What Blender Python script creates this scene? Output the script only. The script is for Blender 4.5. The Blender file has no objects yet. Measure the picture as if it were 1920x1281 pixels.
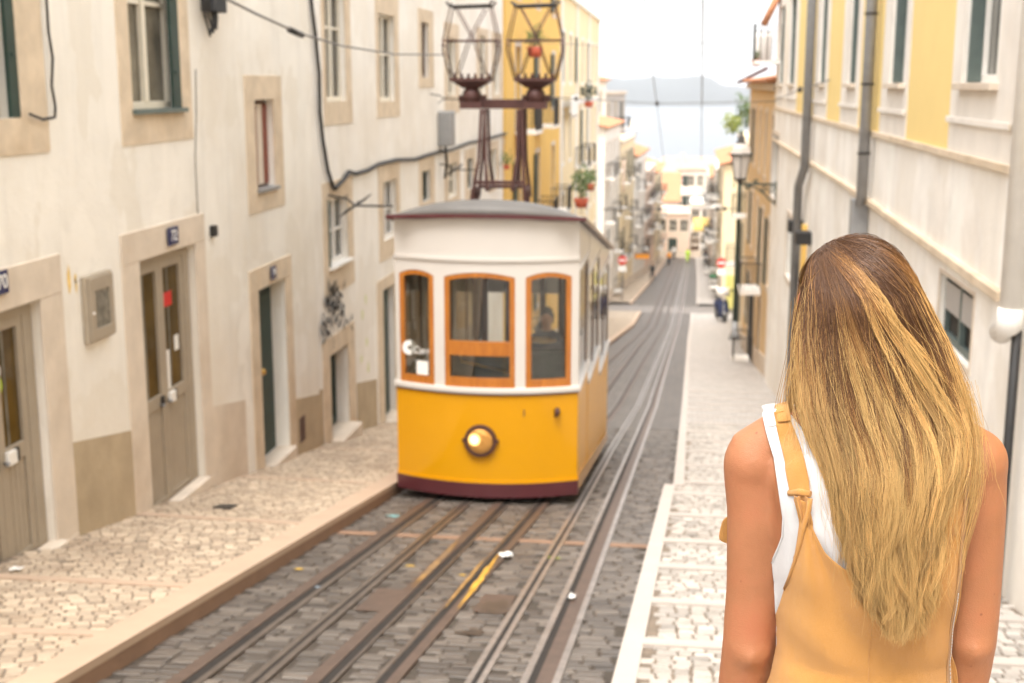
import bpy, math, random
import numpy as np
from mathutils import Vector, Matrix
R = math.radians
rnd = random.Random(7)
scene = bpy.context.scene
COL = scene.collection

# ------------------------------------------------------------ camera, sky, sun, exposure
cam_d = bpy.data.cameras.new('camera'); cam = bpy.data.objects.new('camera', cam_d); COL.objects.link(cam)
cam_d.lens = 45; cam_d.sensor_width = 36; cam_d.clip_start = .05; cam_d.clip_end = 20000
cam.rotation_euler = (R(90 - 11.367), 0, R(7.562)); cam.location = (0, 0, 0)
cam_d.dof.use_dof = True; cam_d.dof.focus_distance = 1.98; cam_d.dof.aperture_fstop = 6.3
scene.camera = cam
world = bpy.data.worlds.new("World"); scene.world = world; world.use_nodes = True
wn = world.node_tree; wn.nodes.clear()
SUN_AZ, SUN_EL = 190, 64          # compass bearing measured from +Y towards +X
sky = wn.nodes.new('ShaderNodeTexSky'); sky.sky_type = 'NISHITA'; sky.sun_disc = False
sky.sun_elevation = R(SUN_EL); sky.sun_rotation = R(SUN_AZ); sky.air_density = 1.0; sky.dust_density = 7; sky.ozone_density = .6
hs = wn.nodes.new('ShaderNodeHueSaturation'); hs.inputs['Saturation'].default_value = .22
wm = wn.nodes.new('ShaderNodeMix'); wm.data_type = 'RGBA'; wm.blend_type = 'MULTIPLY'; wm.inputs[0].default_value = 1
wm.inputs[7].default_value = (.98, .985, .99, 1)
bg = wn.nodes.new('ShaderNodeBackground'); bg.inputs[1].default_value = .15
wo = wn.nodes.new('ShaderNodeOutputWorld')
wn.links.new(sky.outputs[0], hs.inputs['Color']); wn.links.new(hs.outputs[0], wm.inputs[6])
veil = wn.nodes.new('ShaderNodeMix'); veil.data_type = 'RGBA'; veil.inputs[0].default_value = .72; veil.inputs[7].default_value = (3.25, 3.27, 3.30, 1)   # thin bright cloud
wn.links.new(wm.outputs[2], veil.inputs[6]); wn.links.new(veil.outputs[2], bg.inputs[0]); wn.links.new(bg.outputs[0], wo.inputs[0])
sd = bpy.data.lights.new('sun', 'SUN'); sd.energy = .8; sd.angle = R(24); sd.color = (1, .955, .90)
sun = bpy.data.objects.new('sun', sd); COL.objects.link(sun)
a_ = R(SUN_AZ); e_ = R(SUN_EL)
sv = Vector((math.sin(a_) * math.cos(e_), math.cos(a_) * math.cos(e_), math.sin(e_)))
sun.rotation_euler = sv.to_track_quat('Z', 'Y').to_euler(); sun.location = sv * 60
scene.view_settings.view_transform = 'Standard'; scene.view_settings.look = 'None'
scene.view_settings.exposure = 2.05; scene.view_settings.gamma = 1
scene.render.engine = 'CYCLES'
scene.cycles.use_denoising = True
scene.cycles.max_bounces = 10; scene.cycles.diffuse_bounces = 5; scene.cycles.transparent_max_bounces = 24
scene.cycles.volume_bounces = 1

# ------------------------------------------------------------ materials
def nt(name):
    m = bpy.data.materials.new(name); m.use_nodes = True
    n = m.node_tree.nodes; l = m.node_tree.links; return m, n, l, n['Principled BSDF']
def rgb(c): return (c[0], c[1], c[2], 1)
def mixc(n, l, fac, a, b, blend='MIX'):
    x = n.new('ShaderNodeMix'); x.data_type = 'RGBA'; x.blend_type = blend
    if hasattr(fac, 'links'): l.new(fac, x.inputs[0])
    else: x.inputs[0].default_value = fac
    for i, v in ((6, a), (7, b)):
        if hasattr(v, 'links'): l.new(v, x.inputs[i])
        else: x.inputs[i].default_value = rgb(v)
    return x.outputs[2]
def ramp(n, l, src, lo, hi, a=0, b=1):
    x = n.new('ShaderNodeMapRange'); l.new(src, x.inputs[0])
    x.inputs[1].default_value = lo; x.inputs[2].default_value = hi; x.inputs[3].default_value = a; x.inputs[4].default_value = b
    return x.outputs[0]
def noise(n, l, co, scale, detail=5, rough=.6, mapping=None):
    if mapping:
        mp = n.new('ShaderNodeMapping'); mp.inputs['Scale'].default_value = mapping; l.new(co, mp.inputs[0]); co = mp.outputs[0]
    x = n.new('ShaderNodeTexNoise'); x.inputs['Scale'].default_value = scale; x.inputs['Detail'].default_value = detail
    x.inputs['Roughness'].default_value = rough; l.new(co, x.inputs['Vector']); return x.outputs['Fac']
def bump(n, l, bs, h, s, d=.01):
    b = n.new('ShaderNodeBump'); b.inputs['Strength'].default_value = s; b.inputs['Distance'].default_value = d
    l.new(h, b.inputs['Height']); l.new(b.outputs[0], bs.inputs['Normal']); return b
def pm(name, c, rough=.7, var=.12, scale=5, bmp=.15, metal=0, dirt=None, dirt_amt=.4, streak=0, spec=.5, coat=0, bd=.01, patch=0):
    """painted / plastered / cast surface: mottled colour, optional dirt patches and rain streaks"""
    m, n, l, bs = nt(name)
    co = n.new('ShaderNodeTexCoord').outputs['Object']
    f = noise(n, l, co, scale)
    c0 = tuple(v * (1 - var) for v in c); c1 = tuple(min(1, v * (1 + var * .6)) for v in c)
    out = mixc(n, l, ramp(n, l, f, .3, .7), c0, c1)
    if dirt:
        f2 = noise(n, l, co, scale * .23, 6, .65); out = mixc(n, l, ramp(n, l, f2, .48, .78, 0, dirt_amt), out, dirt)
    if streak:
        f3 = noise(n, l, co, 1.6, 6, .6, (2.2, 2.2, .25)); out = mixc(n, l, ramp(n, l, f3, .5, .8, 0, streak), out, tuple(v * .62 for v in c))
    if patch:    # repaired and flaked areas with an edge
        f4 = noise(n, l, co, .75, 4, .55, (1, 1, .7)); f5 = noise(n, l, co, 2.6, 7, .75)
        out = mixc(n, l, ramp(n, l, f4, .53, .545, 0, patch), out, tuple(v * k for v, k in zip(c, (.86, .83, .78))))
        out = mixc(n, l, ramp(n, l, f4, .40, .388, 0, patch * .8), out, tuple(min(.93, v * 1.08) for v in c))
        out = mixc(n, l, ramp(n, l, f5, .67, .70, 0, patch * 1.3), out, tuple(v * k for v, k in zip(c, (.66, .58, .50))))
    l.new(out, bs.inputs['Base Color']); bs.inputs['Roughness'].default_value = rough; bs.inputs['Metallic'].default_value = metal
    bs.inputs['Specular IOR Level'].default_value = spec; bs.inputs['Coat Weight'].default_value = coat; bs.inputs['Coat Roughness'].default_value = .08
    if bmp: bump(n, l, bs, noise(n, l, co, scale * 6, 6, .7), bmp, bd)
    return m
def stone_grid(name, sc, a, b, joint, rnd_=.55, jw=.06, rough=.75, patch=None, bstr=.7):
    m, n, l, bs = nt(name)
    co = n.new('ShaderNodeTexCoord').outputs['Object']
    w = n.new('ShaderNodeTexNoise'); w.inputs['Scale'].default_value = 1.3; l.new(co, w.inputs['Vector'])
    ad = n.new('ShaderNodeVectorMath'); ad.operation = 'MULTIPLY_ADD'; l.new(w.outputs['Color'], ad.inputs[0]); ad.inputs[1].default_value = (.16, .16, 0); l.new(co, ad.inputs[2])
    mp = n.new('ShaderNodeMapping'); mp.inputs['Scale'].default_value = (sc[0], sc[1], 0); l.new(ad.outputs[0], mp.inputs[0])
    if len(sc) > 2: mp.inputs['Rotation'].default_value = (0, 0, sc[2])
    v1 = n.new('ShaderNodeTexVoronoi'); v1.voronoi_dimensions = '2D'; v1.inputs['Scale'].default_value = 1; v1.inputs['Randomness'].default_value = rnd_
    v2 = n.new('ShaderNodeTexVoronoi'); v2.voronoi_dimensions = '2D'; v2.feature = 'DISTANCE_TO_EDGE'; v2.inputs['Scale'].default_value = 1; v2.inputs['Randomness'].default_value = rnd_
    l.new(mp.outputs[0], v1.inputs['Vector']); l.new(mp.outputs[0], v2.inputs['Vector'])
    sx = n.new('ShaderNodeSeparateColor'); l.new(v1.outputs['Color'], sx.inputs[0])
    out = mixc(n, l, sx.outputs[0], a, b)
    fn = noise(n, l, co, 30, 4); out = mixc(n, l, ramp(n, l, fn, .35, .7, 0, .3), out, tuple(v * .7 for v in a))
    big = noise(n, l, co, .55, 5)
    out = mixc(n, l, ramp(n, l, big, .4, .7, 0, .55), out, patch or tuple(v * .75 for v in a))
    e = ramp(n, l, v2.outputs['Distance'], jw * .3, jw * 1.5)
    jm = noise(n, l, co, 3.1, 4); jf = n.new('ShaderNodeMath'); jf.operation = 'MULTIPLY'
    inv = ramp(n, l, e, 0, 1, 1, 0); l.new(inv, jf.inputs[0]); l.new(ramp(n, l, jm, .3, .6, .25, 1), jf.inputs[1])
    out = mixc(n, l, jf.outputs[0], out, joint)
    l.new(out, bs.inputs['Base Color']); bs.inputs['Roughness'].default_value = rough; bs.inputs['Specular IOR Level'].default_value = .6
    hh = n.new('ShaderNodeMath'); hh.operation = 'MULTIPLY_ADD'; l.new(fn, hh.inputs[0]); hh.inputs[1].default_value = .35
    l.new(ramp(n, l, v2.outputs['Distance'], 0, jw * 3.2), hh.inputs[2])
    bump(n, l, bs, hh.outputs[0], bstr, .012)
    return m
def glass_mat(name, tint=(.95, .97, .95), refl=.14):
    m, n, l, bs = nt(name); n.remove(bs)
    t = n.new('ShaderNodeBsdfTransparent'); t.inputs[0].default_value = rgb(tint)
    g = n.new('ShaderNodeBsdfGlossy'); g.inputs['Roughness'].default_value = .03
    lw = n.new('ShaderNodeFresnel'); lw.inputs[0].default_value = 1.5
    ad = n.new('ShaderNodeMath'); ad.operation = 'MULTIPLY_ADD'; l.new(lw.outputs[0], ad.inputs[0]); ad.inputs[1].default_value = 1.0; ad.inputs[2].default_value = refl - .1
    mx = n.new('ShaderNodeMixShader'); l.new(ad.outputs[0], mx.inputs[0]); l.new(t.outputs[0], mx.inputs[1]); l.new(g.outputs[0], mx.inputs[2])
    l.new(mx.outputs[0], n['Material Output'].inputs[0]); return m
M = {}
M['plaster'] = pm('lime_plaster', (.84, .80, .73), .85, .06, 1.2, .5, dirt=(.60, .50, .38), dirt_amt=.7, streak=.35, spec=.2, bd=.02, patch=.5)
M['plaster2'] = pm('white_plaster', (.85, .81, .75), .85, .06, 1.4, .4, dirt=(.64, .54, .42), dirt_amt=.6, streak=.3, spec=.2, bd=.02, patch=.4)
M['weathered'] = pm('weathered_plaster', (.90, .86, .80), .88, .1, 1.6, .4, dirt=(.50, .41, .32), dirt_amt=.75, streak=.6, spec=.2, bd=.02, patch=.45)
M['trim_white'] = pm('whitewashed_stone', (.80, .745, .675), .8, .07, 2.5, .35, dirt=(.58, .50, .42), dirt_amt=.6, streak=.4, spec=.2)
M['plinth'] = pm('plinth_plaster', (.46, .365, .245), .88, .16, 2.2, .4, dirt=(.30, .23, .14), dirt_amt=.6, streak=.3, spec=.2, bd=.02)
M['limestone'] = pm('limestone', (.67, .55, .41), .8, .16, 3.5, .5, dirt=(.42, .29, .16), dirt_amt=.8, streak=.3, spec=.3)
M['limestone_pale'] = pm('pale_limestone', (.66, .565, .46), .8, .12, 3, .45, dirt=(.46, .35, .25), dirt_amt=.8, streak=.3, spec=.3)
M['yellow_wall'] = pm('yellow_plaster', (.82, .62, .26), .85, .04, 1.5, .2, dirt=(.72, .52, .24), dirt_amt=.3, spec=.2, bd=.015)
M['ochre'] = pm('ochre_plaster', (.78, .50, .14), .85, .06, 1.5, .2, dirt=(.6, .42, .2), dirt_amt=.3, spec=.2)
M['tan'] = pm('tan_plaster', (.66, .47, .26), .85, .08, 1.5, .2, dirt=(.5, .36, .2), dirt_amt=.4, spec=.2)
M['cream'] = pm('cream_plaster', (.82, .68, .44), .85, .06, 1.5, .2, dirt=(.7, .55, .35), dirt_amt=.3, spec=.2)
M['palerose'] = pm('rose_plaster', (.74, .55, .43), .85, .06, 1.5, .2, spec=.2)
M['grey_wall'] = pm('grey_plaster', (.42, .39, .36), .85, .06, 1.5, .2, spec=.2)
M['woodcream'] = pm('cream_painted_wood', (.76, .70, .58), .45, .06, 9, .1)
M['green'] = pm('dark_green_paint', (.018, .042, .032), .55, .2, 8, .1)
M['greyblue'] = pm('grey_green_paint', (.10, .13, .12), .5, .15, 8, .1)
M['door_grey'] = pm('taupe_metal_paint', (.36, .30, .225), .5, .08, 6, .08, dirt=(.26, .2, .14), dirt_amt=.4)
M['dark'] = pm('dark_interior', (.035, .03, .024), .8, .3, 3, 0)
M['black'] = pm('black_rubber', (.018, .016, .015), .6, .2, 10, .05)
M['iron'] = pm('dark_iron', (.045, .04, .035), .5, .2, 12, .1, metal=.3)
M['rust'] = pm('oxide_brown_iron', (.075, .028, .023), .55, .25, 14, .2, metal=.2)
M['zinc'] = pm('zinc_pipe', (.30, .30, .30), .5, .12, 7, .1, metal=.35, dirt=(.22, .2, .18), dirt_amt=.5)
M['whitepvc'] = pm('white_paint', (.80, .77, .72), .5, .05, 8, .05)
M['curtain'] = pm('window_with_curtain', (.19, .17, .13), .12, .55, 2.2, 0, spec=.3)
M['pane'] = pm('dark_window_glass', (.06, .055, .045), .07, .5, 2, 0, spec=.3)
M['pane_brown'] = pm('amber_window_glass', (.10, .065, .022), .1, .5, 2, 0, spec=.2)
M['pane_light'] = pm('pale_window_glass', (.13, .125, .105), .08, .4, 2, 0, spec=.3)
M['redcurtain'] = pm('red_brown_curtain', (.22, .055, .03), .6, .3, 12, .2)
M['terracotta_pale'] = pm('faded_roof_tiles', (.60, .36, .26), .8, .25, 9, .4)
M['terracotta'] = pm('terracotta_tiles', (.55, .24, .12), .8, .25, 9, .5, dirt=(.4, .2, .12), dirt_amt=.5)
M['pot'] = pm('red_pot', (.50, .09, .04), .6, .1, 6, .05)
M['leaf'] = pm('leaf_green', (.10, .16, .035), .6, .4, 9, 0)
M['leafy'] = pm('leaf_yellow_green', (.26, .30, .04), .6, .4, 9, 0)
M['tyellow'] = pm('tram_yellow', (.62, .285, .001), .24, .03, 2, 0, coat=.25, spec=.35)
M['tyellow_side'] = pm('tram_side_yellow', (.68, .34, .03), .42, .05, 2, 0, coat=.12, spec=.3)
M['tcream'] = pm('tram_cream', (.60, .56, .515), .35, .03, 2, 0, coat=.3)
M['tmaroon'] = pm('tram_maroon', (.085, .018, .022), .35, .1, 4, 0, coat=.3)
M['troof'] = pm('tram_roof', (.115, .105, .095), .55, .12, 3, .1)
m_, n_, l_, b_ = nt('varnished_wood')
co_ = n_.new('ShaderNodeTexCoord').outputs['Object']
l_.new(mixc(n_, l_, ramp(n_, l_, noise(n_, l_, co_, 6, 6, .6, (5, 5, .6)), .3, .7), (.33, .10, .012), (.50, .18, .025)), b_.inputs['Base Color'])
b_.inputs['Roughness'].default_value = .3; b_.inputs['Coat Weight'].default_value = .4; M['wood'] = m_
M['darkwood'] = pm('dark_bench_wood', (.10, .045, .022), .4, .25, 7, .05)
M['brass'] = pm('aged_brass', (.55, .33, .09), .35, .15, 8, .05, metal=.8)
M['glass'] = glass_mat('clear_glass')
M['paper'] = pm('paper', (.82, .80, .76), .7, .05, 10, 0)
M['red'] = pm('red_sign_paint', (.62, .025, .02), .4, .05, 10, 0)
M['orange'] = pm('orange_cloth', (.85, .33, .03), .7, .1, 10, 0)
M['lime'] = pm('lime_green_sticker', (.42, .62, .02), .5, .06, 10, 0)
M['hivis'] = pm('high_visibility_cloth', (.55, .85, .05), .7, .06, 10, 0)
M['navy'] = pm('navy_cloth', (.02, .03, .09), .8, .1, 10, .1)
M['charcoal'] = pm('charcoal_cloth', (.03, .03, .032), .8, .2, 10, .1)
M['skin_far'] = pm('skin_tone', (.50, .25, .15), .5, .05, 10, 0)
M['hair_far'] = pm('dark_hair', (.04, .025, .015), .5, .2, 10, 0)
M['greenbin'] = pm('green_bin_lid', (.05, .42, .16), .5, .05, 10, 0)
M['blueglaze'] = pm('blue_glaze', (.025, .03, .10), .25, .1, 10, 0)
M['yellowpaint'] = pm('yellow_paint', (.85, .52, .04), .6, .2, 14, .05)
M['setts'] = stone_grid('granite_setts', (5.2, 11), (.070, .056, .045), (.175, .145, .12), (.024, .018, .013), .8, .10, .50, (.075, .06, .048), .7)
M['calcada'] = stone_grid('limestone_cobbles', (8.5, 10, .5), (.36, .28, .205), (.57, .465, .35), (.08, .055, .036), .42, .085, .7, (.40, .31, .22), 1.0)
M['calcada2'] = stone_grid('white_limestone_cobbles', (9.5, 7.6), (.38, .34, .305), (.54, .50, .455), (.08, .062, .05), .45, .075, .55, (.40, .355, .31))
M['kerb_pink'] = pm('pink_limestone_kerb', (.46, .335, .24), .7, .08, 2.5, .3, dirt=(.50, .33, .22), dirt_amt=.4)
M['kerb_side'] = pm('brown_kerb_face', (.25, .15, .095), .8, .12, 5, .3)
M['kerb_white'] = pm('white_limestone_kerb', (.46, .41, .365), .6, .06, 3, .25, dirt=(.55, .45, .38), dirt_amt=.4)
M['rail'] = pm('rail_steel', (.15, .12, .10), .38, .25, 7, .1, metal=.5)
M['rail_shiny'] = pm('worn_rail_steel', (.42, .38, .35), .36, .3, 7, .05, metal=.7, dirt=(.2, .16, .13), dirt_amt=.6)
M['railbrown'] = pm('rusty_channel', (.12, .08, .06), .5, .25, 9, .15, metal=.3)
M['groove'] = pm('rail_groove', (.016, .011, .008), .75, .3, 9, 0)
M['terrain'] = pm('terrain_earth', (.30, .25, .19), .9, .2, .3, .2)
M['hill'] = pm('wooded_hills', (.035, .045, .05), .9, .3, .01, .1)

# ------------------------------------------------------------ mesh helpers
class MB:
    def __init__(s): s.v = []; s.f = []; s.sm = []
    def add(s, vs, fs, smooth=False):
        o = len(s.v); s.v += [tuple(p) for p in vs]; s.f += [tuple(i + o for i in q) for q in fs]; s.sm += [smooth] * len(fs); return s
    def box(s, x0, x1, y0, y1, z0, z1):
        return s.add([(x0, y0, z0), (x1, y0, z0), (x1, y1, z0), (x0, y1, z0), (x0, y0, z1), (x1, y0, z1), (x1, y1, z1), (x0, y1, z1)],
                     [(0, 3, 2, 1), (4, 5, 6, 7), (0, 1, 5, 4), (1, 2, 6, 5), (2, 3, 7, 6), (3, 0, 4, 7)])
    def hexa(s, p): return s.add(p, [(0, 3, 2, 1), (4, 5, 6, 7), (0, 1, 5, 4), (1, 2, 6, 5), (2, 3, 7, 6), (3, 0, 4, 7)])
    def bar(s, p, q, w, h=None):
        h = h or w; p = Vector(p); q = Vector(q); d = (q - p).normalized()
        u = Vector((0, 0, 1)) if abs(d.z) < .95 else Vector((0, 1, 0))
        a = d.cross(u).normalized() * w / 2; b = a.cross(d).normalized() * h / 2
        return s.hexa([p - a - b, p + a - b, q + a - b, q - a - b, p - a + b, p + a + b, q + a + b, q - a + b])
    def tube(s, pts, r, n=8, cap=True):
        pts = [Vector(p) for p in pts]; rs = r if isinstance(r, (list, tuple)) else [r] * len(pts); vs = []; fs = []
        t0 = (pts[1] - pts[0]).normalized(); u = t0.orthogonal().normalized()
        for i, p in enumerate(pts):
            t = (pts[min(i + 1, len(pts) - 1)] - pts[max(i - 1, 0)]).normalized()
            u = (u - t * u.dot(t)).normalized(); w = t.cross(u)
            for k in range(n):
                a = 2 * math.pi * k / n; vs.append(p + (u * math.cos(a) + w * math.sin(a)) * rs[i])
        for i in range(len(pts) - 1):
            for k in range(n): fs.append((i * n + k, i * n + (k + 1) % n, (i + 1) * n + (k + 1) % n, (i + 1) * n + k))
        s.add(vs, fs, True)
        if cap:
            o = len(s.v) - len(vs)
            s.f += [tuple(o + k for k in range(n))[::-1], tuple(o + (len(pts) - 1) * n + k for k in range(n))]; s.sm += [False, False]
        return s
    def loft(s, rings, cap=True, smooth=True):
        n = len(rings[0]); vs = [p for r_ in rings for p in r_]; fs = []
        for i in range(len(rings) - 1):
            for k in range(n): fs.append((i * n + k, i * n + (k + 1) % n, (i + 1) * n + (k + 1) % n, (i + 1) * n + k))
        s.add(vs, fs, smooth)
        if cap:
            o = len(s.v) - len(vs); s.f += [tuple(o + k for k in range(n))[::-1], tuple(o + (len(rings) - 1) * n + k for k in range(n))]; s.sm += [False, False]
        return s
    def ell(s, cx, cy, z, a, b, n=20, p=2.0):
        out = []
        for k in range(n):
            t = 2 * math.pi * k / n; c_, s_ = math.cos(t), math.sin(t)
            out.append((cx + a * math.copysign(abs(c_) ** (2 / p), c_), cy + b * math.copysign(abs(s_) ** (2 / p), s_), z))
        return out
    def sphere(s, c, r, n=12, m=8):
        rx, ry, rz = r if isinstance(r, (tuple, list)) else (r, r, r); rings = []
        for i in range(m + 1):
            t = math.pi * i / m; t = max(.02, min(math.pi - .02, t))
            rings.append([(c[0] + rx * math.sin(t) * math.cos(2 * math.pi * k / n), c[1] + ry * math.sin(t) * math.sin(2 * math.pi * k / n), c[2] - rz * math.cos(t)) for k in range(n)])
        return s.loft(rings)
    def grid(s, rows, smooth=True, closed=False):
        n = len(rows[0]); vs = [p for r_ in rows for p in r_]; fs = []
        for i in range(len(rows) - 1):
            for k in range(n if closed else n - 1): fs.append((i * n + k, i * n + (k + 1) % n, (i + 1) * n + (k + 1) % n, (i + 1) * n + k))
        return s.add(vs, fs, smooth)
    def disc(s, c, r, axis='y', n=24, t=.01):
        cx, cy, cz = c
        def P(k, o):
            a = 2 * math.pi * k / n
            return {'y': (cx + r * math.cos(a), cy + o, cz + r * math.sin(a)), 'x': (cx + o, cy + r * math.cos(a), cz + r * math.sin(a)), 'z': (cx + r * math.cos(a), cy + r * math.sin(a), cz + o)}[axis]
        return s.loft([[P(k, -t / 2) for k in range(n)], [P(k, t / 2) for k in range(n)]], True, False)
    def ring(s, c, r0, r1, axis='y', n=28, t=.03):
        cx, cy, cz = c; rings = []
        for k in range(n + 1):
            a = 2 * math.pi * k / n; row = []
            for rr, o in ((r0, -t / 2), (r1, -t / 2), (r1, t / 2), (r0, t / 2), (r0, -t / 2)):
                row.append({'y': (cx + rr * math.cos(a), cy + o, cz + rr * math.sin(a)), 'x': (cx + o, cy + rr * math.cos(a), cz + rr * math.sin(a)), 'z': (cx + rr * math.cos(a), cy + rr * math.sin(a), cz + o)}[axis])
            rings.append(row)
        return s.grid(rings, False)
    def build(s, name, mat, parent=None, bevel=0, loc=None, sub=0):
        me = bpy.data.meshes.new(name); me.from_pydata(s.v, [], s.f); me.polygons.foreach_set('use_smooth', s.sm)
        me.materials.append(M[mat] if isinstance(mat, str) else mat); me.update()
        o = bpy.data.objects.new(name, me); COL.objects.link(o)
        if parent is not None: o.parent = parent
        if loc: o.location = loc
        if bevel:
            b = o.modifiers.new('bevel', 'BEVEL'); b.width = bevel; b.segments = 2; b.limit_method = 'ANGLE'
        if sub:
            b = o.modifiers.new('sub', 'SUBSURF'); b.levels = b.render_levels = sub
        return o
def tag(o, label=None, cat=None, group=None, kind=None):
    for k, v in (('label', label), ('category', cat), ('group', group), ('kind', kind)):
        if v: o[k] = v
    return o
def empty(name, loc, rz=0, label=None, cat=None, group=None):
    o = bpy.data.objects.new(name, None); COL.objects.link(o); o.location = loc; o.rotation_euler = (0, 0, rz); o.empty_display_size = .2
    return tag(o, label, cat, group)
def text_mesh(name, txt, size, mat, parent, loc, rot, extrude=.002, align='CENTER'):
    c = bpy.data.curves.new(name, 'FONT'); c.body = txt; c.size = size; c.extrude = extrude; c.align_x = align; c.align_y = 'CENTER'
    t = bpy.data.objects.new(name + '_src', c); COL.objects.link(t)
    dg = bpy.context.evaluated_depsgraph_get(); me = bpy.data.meshes.new_from_object(t.evaluated_get(dg)); me.name = name
    bpy.data.objects.remove(t); me.materials.clear(); me.materials.append(M[mat])
    o = bpy.data.objects.new(name, me); COL.objects.link(o); o.parent = parent; o.location = loc; o.rotation_euler = rot; return o

# ------------------------------------------------------------ ground
KN = [(-50, 2.25 - 50 * .178), (0, 2.25), (30, 7.59), (75, 14.115), (150, 20.865), (400, 38.4), (800, 51), (20000, 54)]
def G(y):
    for (a, b), (c, d) in zip(KN, KN[1:]):
        if y <= c: return -(b + (d - b) * (y - a) / (c - a))
    return -KN[-1][1]
def lin(tab, y):
    if y <= tab[0][0]: return tab[0][1]
    for (a, b), (c, d) in zip(tab, tab[1:]):
        if y <= c: return b + (d - b) * (y - a) / (c - a)
    return tab[-1][1]
def yr(a, b):
    ys = [a]; y = math.floor(a) + 1
    while y < b - 1e-6:
        ys.append(y); y += 1 if y < 60 else 5
    return sorted(set(ys + [q for q in (30, 75, 150) if a < q < b] + [b]))
LK = [(-6, -3.3), (6, -3.3), (15, -3.28), (56, -2.95), (84, -2.5), (92, -3.4), (120, -2.6), (165, -1.7)]
RK = [(-6, -.62), (6.5, -.33), (15.2, -.13)]
RK2 = [(15.2, -.02), (32, .14), (60, .42), (84, .75), (92, 1.2), (125, 1.6), (165, 1.9)]
def rk(y): return lin(RK, y) if y <= 15.2 else lin(RK2, y)
def strip(mb, xa, xb, ya, yb, off, nx=1):
    """sheet between two plan lines following the street profile"""
    f = lambda t, y: t(y) if callable(t) else (lin(t, y) if isinstance(t, list) else t)
    mb.grid([[(f(xa, y) + (f(xb, y) - f(xa, y)) * k / nx, y, G(y) + off) for k in range(nx + 1)] for y in yr(ya, yb)], False); return mb
def slab(mb, xa, xb, ya, yb, top, bot):
    f = lambda t, y: t(y) if callable(t) else (lin(t, y) if isinstance(t, list) else t)
    ys = yr(ya, yb)
    return mb.loft([[(f(xa, y), y, G(y) + bot), (f(xb, y), y, G(y) + bot), (f(xb, y), y, G(y) + top), (f(xa, y), y, G(y) + top)] for y in ys], True, False)

tb = MB(); xs = [-4000, -900, -300, -100, -40, -12, -6, 6, 12, 40, 100, 300, 900, 4000]; ys = [-60, -20, 0, 30, 75, 150, 250, 400, 600, 800, 3000, 20000]
tb.grid([[(x, y, G(y) - .35 - (6 if y > 800 else 0)) for x in xs] for y in ys], False)
tag(tb.build('terrain', 'terrain'), kind='structure')
M['joint_pale'] = pm('pale_joint_sand', (.20, .155, .115), .95, .35, 9, .4)
M['joint'] = pm('sandy_joint_dirt', (.060, .046, .034), .95, .35, 9, .4)
YN = 24
road = tag(strip(MB(), -3.6, 3.2, YN, 166, 0, 6).build('road', 'setts'), kind='structure')
tag(strip(MB(), -3.6, 3.2, -6, YN, -.011, 6).build('road', 'joint'), kind='structure')
tag(strip(MB(), -14, -3.6, 83.5, 92.5, -.004).build('road', 'setts'), kind='structure'); tag(strip(MB(), 3.2, 14, 83.5, 92.5, -.004).build('road', 'setts'), kind='structure')
M['setts_pale'] = stone_grid('paler_setts', (5, 9), (.15, .13, .115), (.25, .22, .195), (.07, .058, .05), .8, .06, .55, (.2, .17, .15), .4)
tag(strip(MB(), -5, 3.1, 85, 90.5, .0032, 4).build('road_band', 'setts_pale'), kind='structure')  # paler strip of setts across the crossing
wb = MB(); wb.grid([[(-6000, 780, -49.8), (6000, 780, -49.8)], [(-6000, 14000, -49.8), (6000, 14000, -49.8)]], False)
m, n, l, bs = nt('river_water'); bs.inputs['Base Color'].default_value = (.06, .08, .10, 1); bs.inputs['Roughness'].default_value = .3
bump(n, l, bs, noise(n, l, n.new('ShaderNodeTexCoord').outputs['Object'], .05, 6), .4, 1.0)
tag(wb.build('river', m), kind='structure')
hb = MB()
for j, (dy, prof) in enumerate(((0, 1.0), (260, 1.25))):
    top = [(-1400, 8), (-700, 14), (-250, 15), (-110, 16), (-20, 20), (0, 19), (45, 20), (70, 14), (95, 2), (130, -6), (170, -12), (260, -20), (700, -26), (2000, -22)]
    P = []
    for i in range(140):
        x = -1400 + 3400 * i / 139; h = lin(top, x) * 1.0 + (3 * math.sin(x * .05 + j) + 2 * math.sin(x * .13 + 2 * j) + 1.5 * math.sin(x * .31))
        P.append((x, h))
    hb.grid([[(x, 3000 + dy, -51) for x, h in P], [(x, 3060 + dy, -46 + .35 * (h + 46)) for x, h in P], [(x, 3200 + dy, -46 + .8 * (h + 46)) for x, h in P], [(x, 3400 + dy, h) for x, h in P], [(x, 4100 + dy, -55) for x, h in P]])
tag(hb.build('hills', 'hill'), kind='structure')
# pavements and kerbs
def lwall(y): return lin([(-6, -5.6), (84, -5.9), (92, -7), (165, -6)], y)
KW = .15
tag(strip(MB(), lwall, lambda y: lin(LK, y) - KW, YN, 84, .15, 4).build('pavement', 'calcada'), kind='structure')
tag(strip(MB(), lwall, lambda y: lin(LK, y) - KW, -6, YN, .138, 4).build('pavement', 'joint_pale'), kind='structure')
tag(strip(MB(), lwall, lambda y: lin(LK, y) - .2, 92, 165, .13, 3).build('pavement', 'calcada'), kind='structure')
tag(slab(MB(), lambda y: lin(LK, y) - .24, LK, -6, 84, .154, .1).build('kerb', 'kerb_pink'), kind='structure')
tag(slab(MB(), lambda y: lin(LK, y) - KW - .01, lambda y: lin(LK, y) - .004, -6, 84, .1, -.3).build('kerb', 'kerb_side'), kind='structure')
tag(slab(MB(), lambda y: lin(LK, y) - .2, LK, 92, 165, .134, -.3).build('kerb', 'kerb_pink'), kind='structure')
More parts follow.
